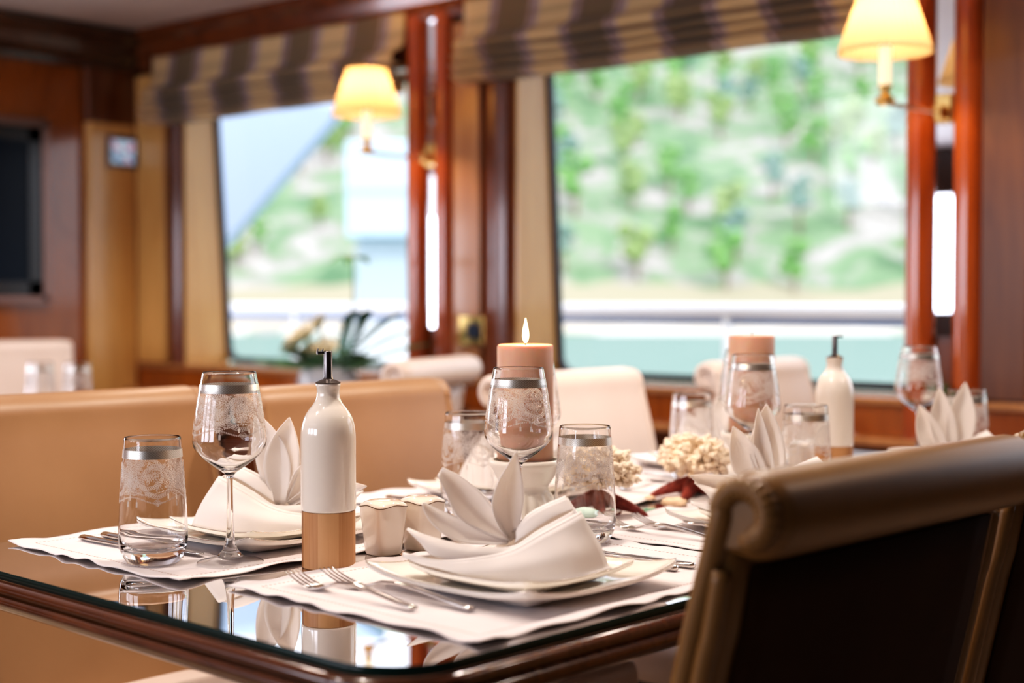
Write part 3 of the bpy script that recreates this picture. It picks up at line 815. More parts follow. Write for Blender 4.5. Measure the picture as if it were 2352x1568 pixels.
# ------------------------------------------------------------------ napkins
def K(u, v, y=0.0, s=2030.0, u0=1190.0, v0=1306.0): return Vector(((u - u0) / s, y, (v0 - v) / s))
def fix(bm, mirror):
    for v in bm.verts:
        cx_ = v.co.x * math.cos(TH) - v.co.y * math.sin(TH) * (-1 if mirror else 1); cy_ = v.co.x * math.sin(TH) + v.co.y * math.cos(TH)
        a, b = min(1, abs(cx_) / 0.092), min(1, abs(cy_) / 0.092); m = max(a, b)
        k = max(0.0, (m - 0.62) / 0.38); k = k * k * (3 - 2 * k)
        fl_ = max(0.0, 0.005 + 0.011 * k + 0.007 * (a * b) ** 3 - 0.0068 + 0.0022)
        if v.co.z < fl_: v.co.z = fl_ + 0.02 * max(0.0, v.co.z)
        if mirror: v.co.x = -v.co.x
def body(bm):
    # front panel: tip curl at left, long fold, triangular body at right
    c0 = [K(918, 1270, 0), K(955, 1297, -.018), K(1010, 1305, -.030), K(1100, 1306, -.042), K(1200, 1306, -.048), K(1300, 1306, -.044), K(1386, 1303, -.022)]
    c1 = [K(916, 1266, -.001), K(962, 1283, -.022), K(1020, 1289, -.034), K(1100, 1283, -.044), K(1200, 1268, -.046), K(1290, 1247, -.036), K(1362, 1240, -.014)]
    c2 = [K(915, 1262, 0), K(960, 1268, -.016), K(1010, 1271, -.026), K(1085, 1263, -.032), K(1160, 1248, -.030), K(1230, 1212, -.022), K(1320, 1169, -.004)]
    loft(bm, [c0, c1, c2], 36, 14)
    # rolled hem along the top of the front panel
    c3 = [K(916, 1259, .004), K(960, 1264, -.010), K(1010, 1268, -.018), K(1085, 1261, -.022), K(1160, 1245, -.020), K(1230, 1209, -.014), K(1318, 1167, .004)]
    c4 = [K(920, 1268, .006), K(965, 1276, -.006), K(1015, 1284, -.014), K(1085, 1282, -.016), K(1160, 1272, -.014), K(1230, 1246, -.008), K(1316, 1200, .006)]
    loft(bm, [c2, c3, c4], 36, 6)
    # second layer with the petal at its left end
    a0 = [K(924, 1206, .0), K(955, 1232, -.008), K(990, 1262, -.014), K(1080, 1272, -.018), K(1160, 1262, -.014), K(1225, 1226, -.008), K(1310, 1180, .006)]
    a1 = [K(925, 1205, .001), K(965, 1225, -.010), K(1015, 1244, -.018), K(1085, 1253, -.020), K(1160, 1250, -.016), K(1225, 1216, -.010), K(1308, 1174, .006)]
    a2 = [K(926, 1203, .003), K(975, 1219, -.004), K(1040, 1234, -.010), K(1105, 1241, -.012), K(1165, 1240, -.009), K(1222, 1206, -.003), K(1305, 1165, .010)]
    loft(bm, [a0, a1, a2], 32, 9)
    a3 = [K(940, 1212, .010), K(985, 1228, .006), K(1045, 1242, .004), K(1105, 1250, .002), K(1165, 1250, .002), K(1222, 1220, .004), K(1303, 1185, .014)]
    loft(bm, [a2, a3], 32, 4)
    # third ridge and the rolled back of the body
    b0 = [K(1168, 1238, .004), K(1215, 1205, .002), K(1260, 1178, .006), K(1303, 1163, .012)]
    b1 = [K(1172, 1226, .006), K(1210, 1196, .004), K(1256, 1170, .008), K(1300, 1156, .016)]
    b2 = [K(1172, 1216, .012), K(1198, 1182, .010), K(1240, 1158, .014), K(1287, 1140, .022)]
    b3 = [K(1170, 1212, .022), K(1200, 1180, .024), K(1244, 1158, .030), K(1290, 1143, .036)]
    b4 = [K(1120, 1262, .044), K(1200, 1235, .052), K(1260, 1215, .056), K(1330, 1210, .050)]
    b5 = [K(1050, 1306, .044), K(1160, 1306, .062), K(1260, 1306, .066), K(1370, 1306, .052)]
    loft(bm, [b0, b1, b2], 20, 8); loft(bm, [b2, b3, b4, b5], 20, 12)
    # right end: folded between front and back
    e0 = [K(1386, 1303, -.022), K(1362, 1240, -.014), K(1320, 1169, -.004)]
    e1 = [K(1378, 1306, .010), K(1345, 1235, .006), K(1303, 1163, .010)]
    e2 = [K(1370, 1306, .052), K(1330, 1210, .050), K(1290, 1143, .036)]
    loft(bm, [e0, e1, e2], 14, 8)
    # back of the base under the petals
    g0 = [K(918, 1270, 0), K(990, 1262, -.002), K(1085, 1262, .004), K(1165, 1245, .010)]
    g1 = [K(935, 1290, .018), K(1000, 1285, .026), K(1085, 1285, .036), K(1140, 1262, .034)]
    g2 = [K(960, 1306, .020), K(1010, 1306, .034), K(1060, 1306, .044), K(1130, 1306, .050)]
    loft(bm, [g0, g1, g2], 16, 8)
def petal(bm, L, Rr, crease=0.010, y0=0.0, n=22):
    """L, Rr: edge curves from base to tip (list of Vector); a crease runs between them"""
    l, r_ = cr(L, n), cr(Rr, n)
    mid = []
    for i in range(n):
        w = (l[i] - r_[i]).length
        mid.append((l[i] + r_[i]) / 2 + Vector((0, min(crease, w * 0.45), 0)))
    rows = [l, [(a * .55 + b * .45) + Vector((0, .0015, 0)) for a, b in zip(l, mid)], mid, [(a * .55 + b * .45) + Vector((0, .0015, 0)) for a, b in zip(r_, mid)], r_]
    loft(bm, rows, n, 11)
def leaf(bm, base, tip, w, y=0.0, ybase=0.0, bend=0.0, crease=0.010):
    """simple leaf petal: base point and tip in (x,z) metres"""
    b, t = Vector((base[0], ybase, base[1])), Vector((tip[0], y, tip[1]))
    d = t - b; nrm = Vector((-d.z, 0, d.x)).normalized()
    def edge(sgn):
        out = []
        for k, f in enumerate((0.0, 0.2, 0.42, 0.62, 0.8, 0.92, 1.0)):
            wk = (0.25, 0.72, 1.0, 0.92, 0.6, 0.28, 0.02)[k]
            c = b + d * f + nrm * bend * math.sin(f * PI)
            out.append(c + nrm * sgn * w * 0.5 * wk)
        return out
    petal(bm, edge(1), edge(-1), crease)
def napkin(label, c, rot, petals, mirror=False, hero=False, dz=0.0, kb=1.0):
    bm = BM(); body(bm)
    if hero:
        petal(bm, [K(1150, 1242, .006), K(1050, 1237, .004), K(1000, 1212, .004), K(969, 1178, .006), K(958, 1150, .008)],
                  [K(1160, 1234, .012), K(1112, 1217, .010), K(1055, 1190, .010), K(998, 1165, .010), K(962, 1147, .009)], 0.006)
        petal(bm, [K(1150, 1240, .012), K(1090, 1214, .010), K(1038, 1178, .008), K(1010, 1122, .012), K(993, 1086, .014)],
                  [K(1158, 1234, .020), K(1130, 1182, .018), K(1100, 1135, .018), K(1052, 1094, .018), K(1004, 1069, .017)], 0.012)
        petal(bm, [K(1158, 1238, .016), K(1133, 1205, .014), K(1117, 1158, .012), K(1128, 1108, .014), K(1152, 1066, .018), K(1170, 1036, .020)],
                  [K(1174, 1236, .022), K(1182, 1190, .024), K(1190, 1140, .024), K(1185, 1092, .024), K(1178, 1060, .022), K(1173, 1035, .021)], 0.016)
    else:
        s = -1 if mirror else 1
        for (x, z, w, yy) in petals:
            leaf(bm, (-0.018 - 0.01 * (x * s < -.05), 0.030), (x * s, z), w, yy, 0.008, 0.004 if x < 0 else -0.004)
    fix(bm, mirror)
    o = obj('folded_napkin', bm, M['linen'], None, solid=0.0011)
    o.location = (c[0], c[1], NZ + dz); o.rotation_euler = (0, 0, rot)
    o.scale = (kb, kb, kb)
    return tag(o, label, 'napkin', 'fan folded white napkins')
napkin('white linen napkin folded in a pointed fan on the nearest plate', (-1.066, 1.163), TH, None, hero=True)
napkin('white napkin folded with two tall points on the left plate behind the oil bottle', F_C[0], TH,
       [(0.135, 0.056, 0.03, 0.0), (0.095, 0.10, 0.04, 0.004), (0.030, 0.147, 0.048, 0.012), (-0.012, 0.150, 0.045, 0.018)], mirror=True)
napkin('white napkin with upright petals partly behind the shaded chair back', N_C[1], TH,
       [(-0.137, 0.060, 0.034, -0.004), (-0.076, 0.128, 0.045, 0.004), (-0.040, 0.153, 0.026, 0.010), (-0.027, 0.158, 0.050, 0.018)])
napkin('white napkin with three tall pointed petals at the far right setting', N_C[2], TH,
       [(-0.130, 0.055, 0.034, -0.004), (-0.076, 0.128, 0.045, 0.004), (-0.040, 0.158, 0.045, 0.010), (0.006, 0.166, 0.050, 0.018)])
napkin('white folded napkin seen through the tumbler left of the lit candle', F_C[1], TH,
       [(0.130, 0.055, 0.034, 0.0), (0.08, 0.10, 0.04, 0.004), (0.030, 0.140, 0.048, 0.012), (-0.03, 0.10, 0.045, 0.018)], mirror=True)
napkin('white folded napkin seen through the tumbler above the corals', F_C[2], TH,
       [(0.130, 0.055, 0.034, 0.0), (0.08, 0.10, 0.04, 0.004), (0.030, 0.140, 0.048, 0.012), (-0.03, 0.10, 0.045, 0.018)], mirror=True)

# ------------------------------------------------------------------ glassware
def make_tumbler(label):
    t = thing('tumbler', label, 'tumbler', (0, 0, 0), 0, 'etched tumblers with silver bands')
    outer = [(0.0, 0.0), (0.024, 0.0), (0.0300, 0.0008), (0.0325, 0.0035), (0.0365, 0.010), (0.0398, 0.019), (0.0412, 0.030), (0.0411, 0.042), (0.0400, 0.065), (0.0378, 0.098), (0.0352, 0.132), (0.0338, 0.151)]
    inner = [(0.0334, 0.1516), (0.0329, 0.1512), (0.0343, 0.132), (0.0369, 0.098), (0.0391, 0.065), (0.0401, 0.042), (0.0398, 0.033), (0.0378, 0.0245), (0.0330, 0.0195), (0.024, 0.0172), (0.012, 0.0165), (0.0, 0.0163)]
    bm = lathe(BM(), cr2(outer, 90) + cr2(inner, 80), 72); obj('glass_body', bm, M['glass'], t)
    ro = lambda z: 0.0400 + (0.0352 - 0.0400) * (z - 0.065) / (0.132 - 0.065)
    bm = lathe(BM(), [(ro(z) + 0.0003, z) for z in (0.1285, 0.133, 0.1385)], 72, uv=True); obj('silver_band', bm, M['band'], t)
    bm = lathe(BM(), [(ro(0.066 + k * 0.0615 / 8) + 0.0006, 0.066 + k * 0.0615 / 8) for k in range(9)], 72, uv=True); obj('etched_pattern', bm, M['etch_tumbler'], t)
    return t
def make_wine(label):
    t = thing('wine_glass', label, 'wine glass', (0, 0, 0), 0, 'etched stemmed wine glasses')
    bm = lathe(BM(), cr2([(0.0150, 0.0092), (0.020, 0.0064), (0.028, 0.0040), (0.0375, 0.0024), (0.0395, 0.0016), (0.0397, 0.0008), (0.0390, 0.0002)], 40), 72); obj('foot', bm, M['sheet_clear'], t)
    outer = [(0.0, 0.0060), (0.010, 0.0062), (0.0145, 0.0072), (0.0152, 0.0084), (0.0148, 0.0094), (0.0120, 0.0125), (0.0085, 0.0175), (0.0055, 0.030), (0.0042, 0.050), (0.0036, 0.075), (0.0036, 0.098),
             (0.0042, 0.1045), (0.0070, 0.1085), (0.0130, 0.1130), (0.0250, 0.1215), (0.0360, 0.1310), (0.0425, 0.1400), (0.0443, 0.1475), (0.0438, 0.1550), (0.0405, 0.1820), (0.0370, 0.2050), (0.0340, 0.2210), (0.0322, 0.2306)]
    inner = [(0.0317, 0.2311), (0.0311, 0.2306), (0.0329, 0.2210), (0.0360, 0.2050), (0.0395, 0.1820), (0.0428, 0.1550), (0.0432, 0.1478), (0.0413, 0.1412), (0.0350, 0.1325), (0.0245, 0.1240), (0.0130, 0.1170), (0.0060, 0.1145), (0.0, 0.1138)]
    bm = lathe(BM(), cr2(outer, 140) + cr2(inner, 90), 72); obj('glass_body', bm, M['glass'], t)
    ro = lambda z: 0.0438 + (0.0340 - 0.0438) * (z - 0.155) / (0.221 - 0.155)
    bm = lathe(BM(), [(ro(z) + 0.0005, z) for z in (0.2065, 0.211, 0.217)], 72, uv=True); obj('silver_band', bm, M['band'], t)
    bm = lathe(BM(), [(ro(0.153 + k * 0.052 / 8) + 0.0008, 0.153 + k * 0.052 / 8) for k in range(9)], 72, uv=True); obj('etched_pattern', bm, M['etch_wine'], t)
    return t
def cr2(p, n):
    q = cr([(max(a, 0), 0, b) for a, b in p], n)
    return [(0.0 if (i in (0, n - 1) and min(abs(p[0][0]), 9) == 0 and i == 0) or (i == n - 1 and p[-1][0] == 0) else max(v.x, 1e-4), v.z) for i, v in enumerate(q)]
GL = [((-1.489, 0.959), R(20), 'clear etched tumbler standing at the left end beside the knives'),
      ((-1.204, 1.432), R(75), 'clear etched tumbler standing right of the nearest napkin'),
      ((-1.190, 1.957), R(40), 'clear etched tumbler in front of the far oil bottle'),
      ((-1.182, 2.507), R(10), 'clear etched tumbler behind the napkin at far right'),
      ((-1.478, 1.490), R(33), 'clear etched tumbler left of the wine glass before the lit candle'),
      ((-1.490, 2.067), R(60), 'clear etched tumbler behind the cream corals')]
tum = make_tumbler(GL[0][2]); tum.location = (*GL[0][0], MZ); tum.rotation_euler = (0, 0, GL[0][1])
for (c, a, l) in GL[1:]: dup(tum, (*c, MZ), a, l)
WG = [((-1.420, 1.022), R(30), 'stemmed etched wine glass left of the oil bottle'),
      ((-1.240, 1.342), R(-35), 'stemmed etched wine glass before the lit candle'),
      ((-1.267, 1.923), R(70), 'stemmed etched wine glass before the unlit candle'),
      ((-1.270, 2.490), R(15), 'stemmed etched wine glass before the right columns'),
      ((-1.432, 1.578), R(50), 'stemmed etched wine glass hidden behind the lit candle'),
      ((-1.425, 2.135), R(80), 'stemmed etched wine glass hidden behind the unlit candle')]
win = make_wine(WG[0][2]); win.location = (*WG[0][0], MZ); win.rotation_euler = (0, 0, WG[0][1])
for (c, a, l) in WG[1:]: dup(win, (*c, MZ), a, l)

# ------------------------------------------------------------------ oil bottles
def make_bottle(label):
    t = thing('oil_bottle', label, 'bottle', (0, 0, 0), 0, 'white oil bottles with bamboo bases')
    bm = lathe(BM(), [(0, 0), (0.0312, 0), (0.0322, 0.0012), (0.0322, 0.0672), (0.0316, 0.068), (0.0, 0.068)], 64); obj('bamboo_base', bm, M['bamboo'], t, ang=30)
    prof = [(0.0315, 0.0682), (0.0328, 0.0695), (0.0331, 0.075), (0.0331, 0.100), (0.0331, 0.135), (0.0330, 0.157), (0.0318, 0.169), (0.0285, 0.180), (0.0235, 0.1885), (0.0180, 0.1955), (0.0147, 0.2020), (0.0135, 0.2080), (0.0137, 0.2130), (0.0147, 0.2175)]
    q = cr2(prof, 60) + [(0.0150, 0.2190), (0.0142, 0.2203), (0.0, 0.2203)]
    bm = lathe(BM(), q, 64); obj('ceramic_body', bm, M['ceramic'], t, ang=50)
    bm = lathe(BM(), [(0.0, 0.2203), (0.0150, 0.2206), (0.0152, 0.2216), (0.0090, 0.2246), (0.0062, 0.2256), (0.0050, 0.2285), (0.0050, 0.2585), (0.0044, 0.2592), (0.0, 0.2592)], 32)
    po = obj('pourer_spout', bm, M['pourer'], t, ang=40)
    bm = BM(); box(bm, (-0.0075, 0, 0.2572), (0.009, 0.005, 0.0028)); 
    tube(bm, [(-0.0115, 0, 0.2555), (-0.0125, 0, 0.258), (-0.0118, 0, 0.2622)], lambda u: 0.0022 * (1 - u * 0.75), 8)
    tube(bm, [(-0.0062, 0, 0.2565), (-0.0066, 0, 0.259), (-0.0056, 0, 0.2622)], lambda u: 0.0019 * (1 - u * 0.75), 8)
    obj('flip_cap', bm, M['pourer'], po, ang=40)
    return t
bot = make_bottle('white ceramic oil bottle with bamboo base, nearest on the table')
bot.location = (-1.325, 1.097, TZ + 0.0003); bot.rotation_euler = (0, 0, TH)
dup(bot, (-1.275, 2.190, TZ + 0.0003), TH + PI, 'white ceramic oil bottle with bamboo base before the right window')

# ------------------------------------------------------------------ salt and pepper
def make_shaker(label):
    t = thing('shaker', label, 'shaker', (0, 0, 0), 0, 'square white shakers')
    def ring(h, z, e=5.0, n=48, wob=0.0):
        out = []
        for k in range(n):
            a = 2 * PI * k / n; c, s = math.cos(a), math.sin(a)
            r_ = h / ((abs(c) ** e + abs(s) ** e) ** (1 / e))
            out.append((r_ * c, r_ * s, z + wob * math.cos(4 * a)))
        return out
    bm = BM(); secs = [(0.0165, 0.0), (0.0185, 0.001), (0.0195, 0.004), (0.0208, 0.018), (0.0225, 0.036), (0.0243, 0.052), (0.0250, 0.062)]
    rows = [[bm.verts.new(p) for p in ring(h, z, 4.5, wob=(0.0014 if i == len(secs) - 1 else 0))] for i, (h, z) in enumerate(secs)]
    grid_faces(bm, rows, True); bm.faces.new(rows[0]); obj('shaker_body', bm, M['shaker'], t)
    bm = BM(); tops = [(0.0250, 0.0623, .0014), (0.0246, 0.0640, .0012), (0.0210, 0.0668, .0012), (0.0140, 0.0685, .0004), (0.006, 0.0690, 0)]
    rows = [[bm.verts.new(p) for p in ring(h, z, 4.5, wob=w)] for (h, z, w) in tops]
    grid_faces(bm, rows, True); bm.faces.new(rows[-1]); cap = obj('domed_top', bm, M['shaker'], t)
    bm = BM(); pts = ring(0.0251, 0.0622, 4.5, 64, 0.0014); tube(bm, pts + [pts[0]], 0.0006, 6, False); obj('dark_rim_line', bm, M['dark_line'], t)
    bm = BM()
    for k in range(5):
        a = 2 * PI * k / 5; lathe(bm, [(0, 0.0689), (0.0009, 0.0690), (0, 0.0691)], 8, cx=0.005 * math.cos(a), cy=0.005 * math.sin(a))
    o = obj('pour_holes', bm, M['wick'], cap)
    return t
sh = make_shaker('square white shaker with dark rim line, front one beside the oil bottle')
sh.location = (-1.338, 1.197, TZ + 0.0003); sh.rotation_euler = (0, 0, R(-4))
dup(sh, (-1.328, 1.254, TZ + 0.0003), R(3), 'square white shaker half hidden behind the front shaker')
dup(sh, (-1.352, 2.205, TZ + 0.0003), R(2), 'square white shaker seen through the tumbler before the far bottle')
dup(sh, (-1.350, 2.262, TZ + 0.0003), R(-3), 'square white shaker behind the far bottle')

# ------------------------------------------------------------------ candles
def make_holder(label):
    t = thing('candle_holder', label, 'candle holder', (0, 0, 0), 0, 'white fluted candle holders')
    prof = [(0, 0), (0.036, 0), (0.040, 0.003), (0.044, 0.012), (0.046, 0.024), (0.044, 0.038), (0.037, 0.050), (0.033, 0.055), (0.033, 0.062), (0.036, 0.066), (0.041, 0.074), (0.046, 0.084), (0.050, 0.090), (0.0515, 0.094), (0.0505, 0.0975), (0.045, 0.098), (0.0, 0.098)]
    rip = lambda a, r, z: 1 - (0.055 * (0.5 + 0.5 * math.cos(a * 18)) if 0.004 < z < 0.052 else 0)
    bm = lathe(BM(), cr2(prof[:-2], 60) + prof[-2:], 144, rip); obj('holder_body', bm, M['holder'], t, ang=60)
    return t
def make_candle(label, r_, h, lit):
    t = thing('pillar_candle', label, 'candle', (0, 0, 0), 0, 'peach pillar candles')
    bm = lathe(BM(), [(0, 0), (r_ - 0.001, 0), (r_, 0.001), (r_, h - 0.003), (r_ - 0.0015, h - 0.0005), (r_ - 0.004, h), (r_ - 0.007, h - 0.002), (r_ * 0.5, h - 0.006), (0.004, h - 0.008), (0, h - 0.008)], 64); obj('wax_body', bm, M['wax'], t, ang=60)
    bm = tube(BM(), [(0, 0, h - 0.009), (0.0003, 0, h - 0.002), (0.0010, 0, h + 0.005)], 0.0011, 8, True, 8); obj('wick', bm, M['wick'], t)
    if lit:
        bm = lathe(BM(), cr2([(0, 0.0), (0.0024, 0.003), (0.0042, 0.009), (0.0040, 0.016), (0.0024, 0.025), (0.0009, 0.032), (0, 0.036)], 30), 20); obj('flame', bm, M['flame'], t, loc=(0.0008, 0, h + 0.0015))
    return t
C1, C2 = (-1.340, 1.464), (-1.340, 2.030)
ho = make_holder('white fluted ceramic holder under the lit candle'); ho.location = (*C1, TZ + 0.0003)
dup(ho, (*C2, TZ + 0.0003), 0, 'white fluted ceramic holder under the unlit candle')
c1 = make_candle('thick peach pillar candle with a burning flame', 0.0393, 0.160, True); c1.location = (*C1, TZ + 0.0988)
c2 = make_candle('thick peach pillar candle unlit before the right window', 0.0385, 0.163, False); c2.location = (*C2, TZ + 0.0988)
ld = bpy.data.lights.new('flame_light', 'POINT'); ld.energy = 1.6; ld.color = (1.0, 0.55, 0.2); ld.shadow_soft_size = 0.006
lo = bpy.data.objects.new('flame_light', ld); COL.objects.link(lo); lo.location = (C1[0], C1[1], TZ + 0.0988 + 0.160 + 0.034)

# ------------------------------------------------------------------ cutlery
def strip_mesh(bm, secs):
    """secs: list of (x, y_center, half_width, z, half_thickness) -> smooth bar"""
    rows = []
    for (x, yc, w, z, h) in secs:
        rows.append([bm.verts.new((x, yc + w * math.cos(a), z + h * math.sin(a))) for a in [2 * PI * k / 10 for k in range(10)]])
    grid_faces(bm, rows, True); bm.faces.new(rows[0]); bm.faces.new(rows[-1])
def fork_bm(L):
    bm = BM(); k = L / 0.21
    hz = [(0, .0045, .0058, .0018), (.006, .0052, .0060, .0020), (.03, .0075, .0052, .0022), (.07, .0125, .0038, .0024), (.10, .0150, .0029, .0024), (.125, .0130, .0027, .0022), (.142, .0075, .0040, .0016), (.152, .0047, .0085, .0012), (.160, .0040, .0112, .0011), (.168, .0042, .0116, .0011)]
    strip_mesh(bm, [(x * k, 0, w, z, h) for (x, z, w, h) in hz])
    for i in range(4):
        y = (i - 1.5) * 0.0062
        strip_mesh(bm, [((.1655 + t_ * .0445) * k, y * (1 - 0.05 * t_), .0020 * (1 - 0.45 * t_), .0042 + .0125 * t_ ** 1.6, .0010 * (1 - .3 * t_)) for t_ in (0, .2, .4, .6, .8, .95, 1.0)])
    return bm
def knife_bm(L):
    bm = BM(); k = L / 0.215
    strip_mesh(bm, [(x * k, 0, w, .0046, h) for (x, w, h) in [(0, .0052, .0030), (.002, .0068, .0038), (.03, .0070, .0038), (.07, .0058, .0032), (.092, .0044, .0026), (.098, .0052, .0018), (.108, .0075, .0012), (.14, .0090, .0011), (.175, .0092, .0010), (.198, .0078, .0009), (.210, .0045, .0008), (.215, .0012, .0006)]])
    return bm
f0 = obj('fork', fork_bm(0.205), M['steel']); tag(f0, 'shorter steel fork, outer of the front pair on the nearest placemat', 'fork', 'steel forks')
f1 = obj('fork', fork_bm(0.232), M['steel']); tag(f1, 'longer steel fork, inner of the front pair beside the nearest plate', 'fork', 'steel forks')
def lay(o, end, tip):
    o.location = (end[0], end[1], MZ - 0.0008); o.rotation_euler = (0, 0, math.atan2(tip[1] - end[1], tip[0] - end[0])); return o
def cp(o, end, tip, label):
    c = o.copy(); COL.objects.link(c); lay(c, end, tip); c['label'] = label; return c
lay(f0, (-1.058, 0.988), (-1.262, 0.992)); lay(f1, (-1.012, 1.026), (-1.24, 1.026))
cp(f0, (-1.058, 1.540), (-1.262, 1.546), 'shorter steel fork, outer of the second pair beside the shaded chair')
cp(f1, (-1.012, 1.578), (-1.24, 1.585), 'longer steel fork, inner of the second pair beside the shaded chair')
k0 = obj('knife', knife_bm(0.225), M['steel']); tag(k0, 'steel knife at the left end, nearer of two beside the tumbler', 'knife', 'steel knives')
lay(k0, (-1.700, 0.986), (-1.47, 0.992))
k1 = cp(k0, (-1.700, 1.018), (-1.47, 1.022), 'steel knife at the left end, further of two beside the tumbler')
cp(k0, (-0.990, 1.345), (-1.21, 1.330), 'steel knife whose handle shows right of the nearest plate')
cp(k0, (-0.985, 1.372), (-1.21, 1.366), 'steel knife outer one right of the nearest plate')
cp(k0, (-1.690, 1.520), (-1.46, 1.530), 'steel knife behind the shakers across the table')
cp(f1, (-1.655, 1.872), (-1.43, 1.862), 'steel fork across the table left of the cream coral')
cp(k0, (-1.690, 2.065), (-1.46, 2.060), 'steel knife across the table behind the coral')

# ------------------------------------------------------------------ corals, starfish, shells
def coral_bm(seed, rx, ry, rz):
    rng = random.Random(seed); bm = BM()
    blob(bm, (0, 0, rz * 0.42), 1.0, 2, 0.0, seed=seed)
    for v in bm.verts: v.co = Vector((v.co.x * rx * 0.62, v.co.y * ry * 0.62, rz * 0.42 + (v.co.z - rz * 0.42) * rz * 0.42))
    n = 170
    for i in range(n):
        zz = 1 - (i + 0.5) / n * 1.45; a = i * 2.39996
        rr = math.sqrt(max(0, 1 - zz * zz)); d = Vector((rr * math.cos(a), rr * math.sin(a), zz))
        d += Vector((rng.gauss(0, .14), rng.gauss(0, .14), rng.gauss(0, .14))); d.normalize()
        L = rng.uniform(0.86, 1.08)
        p0 = Vector((d.x * rx * .45, d.y * ry * .45, rz * .42 + d.z * rz * .3)); p1 = Vector((d.x * rx * L, d.y * ry * L, rz * .42 + d.z * rz * .58 * L))
        side = Vector((rng.gauss(0, 1), rng.gauss(0, 1), rng.gauss(0, 1))) * 0.004
        w = rng.uniform(0.0042, 0.0062)
        tube(bm, [p0, (p0 + p1) / 2 + side, p1], lambda u: w * (1.05 - 0.45 * u * u + 0.22 * math.sin(u * 14 + i)), 8, True, 8)
        for k in range(4):
            q = p0.lerp(p1, rng.uniform(.72, .95)); e = Vector((rng.gauss(0, 1), rng.gauss(0, 1), rng.gauss(0, .8))).normalized() * rng.uniform(.004, .007)
            tube(bm, [q, q + e + d * 0.003], lambda u: w * (0.72 - 0.3 * u), 6, True)
    return bm
def starfish_bm(seed, r_, h):
    bm = BM(); n = 100; nr_ = 16; top, bot = [], []
    for ring in range(nr_ + 1):
        f = ring / nr_; rt, rb = [], []
        for k in range(n):
            a = 2 * PI * k / n; w = ((a / (2 * PI) * 5 + 0.5) % 1.0 - 0.5) * 2      # -1..1 across one arm
            rad = r_ * (0.25 + 0.75 * max(0.0, 1 - abs(w)) ** 2.3) * f
            t_ = rad / r_
            zc = h * (1 - t_ ** 1.5)
            th_ = (0.025 - 0.014 * t_) * math.sqrt(max(0.0, 1 - min(1, f) ** 4))
            rt.append(bm.verts.new((rad * math.cos(a), rad * math.sin(a), zc + th_ + 0.0012 * math.sin(a * 50) * math.sin(f * 40) * (f < 1))))
            rb.append(bm.verts.new((rad * math.cos(a), rad * math.sin(a), zc)))
        top.append(rt); bot.append(rb)
    grid_faces(bm, top, True); grid_faces(bm, bot, True); grid_faces(bm, [top[-1], bot[-1]], True)
    bmesh.ops.remove_doubles(bm, verts=bm.verts, dist=1e-5)
    return bm
CO1, CO2 = (-1.342, 1.628), (-1.340, 1.866)
for (c, sd, ll, rot, cl) in ((CO1, 3, 'dark red starfish under the coral beside the nearest tumbler', R(29), 'cream branching coral half behind the nearest right tumbler'),
                             (CO2, 5, 'dark red starfish under the coral beside the shaded chair', R(74), 'cream branching coral standing clear between the two tumblers')):
    s_ = obj('starfish', starfish_bm(sd, 0.076, 0.016), M['starfish'], None, loc=(c[0], c[1], TZ + 0.0005)); s_.rotation_euler = (0, 0, rot)
    tag(s_, ll, 'starfish', 'dark red starfish')
    o = obj('coral', coral_bm(sd, 0.060, 0.055, 0.066), M['coral'], None, loc=(c[0], c[1], TZ + 0.0380)); tag(o, cl, 'coral', 'cream corals')
bm = BM(); blob(bm, (0, 0, 0.016), 0.019, 3, 0.03, 2, 1, 0.80)
o = obj('sea_urchin_shell', bm, M['shell'], None, loc=(-1.271, 1.512, TZ + 0.0008)); tag(o, 'pale green round shell seen through the nearest right tumbler', 'shell')
bm = BM(); blob(bm, (0, 0, 0.008), 0.019, 3, 0.35, 1.5, 4, 0.42)
o = obj('pebble', bm, M['pebble'], None, loc=(-1.308, 1.770, TZ + 0.0008)); tag(o, 'beige pebble on the glass before the starfish', 'pebble')
bm = BM(); blob(bm, (0, 0, 0.005), 0.009, 2, 0.3, 1.5, 9, 0.5)
o = obj('pebble', bm, M['pebble'], None, loc=(-1.378, 1.800, TZ + 0.0008)); tag(o, 'tiny beige chip on the glass behind the larger pebble', 'pebble')

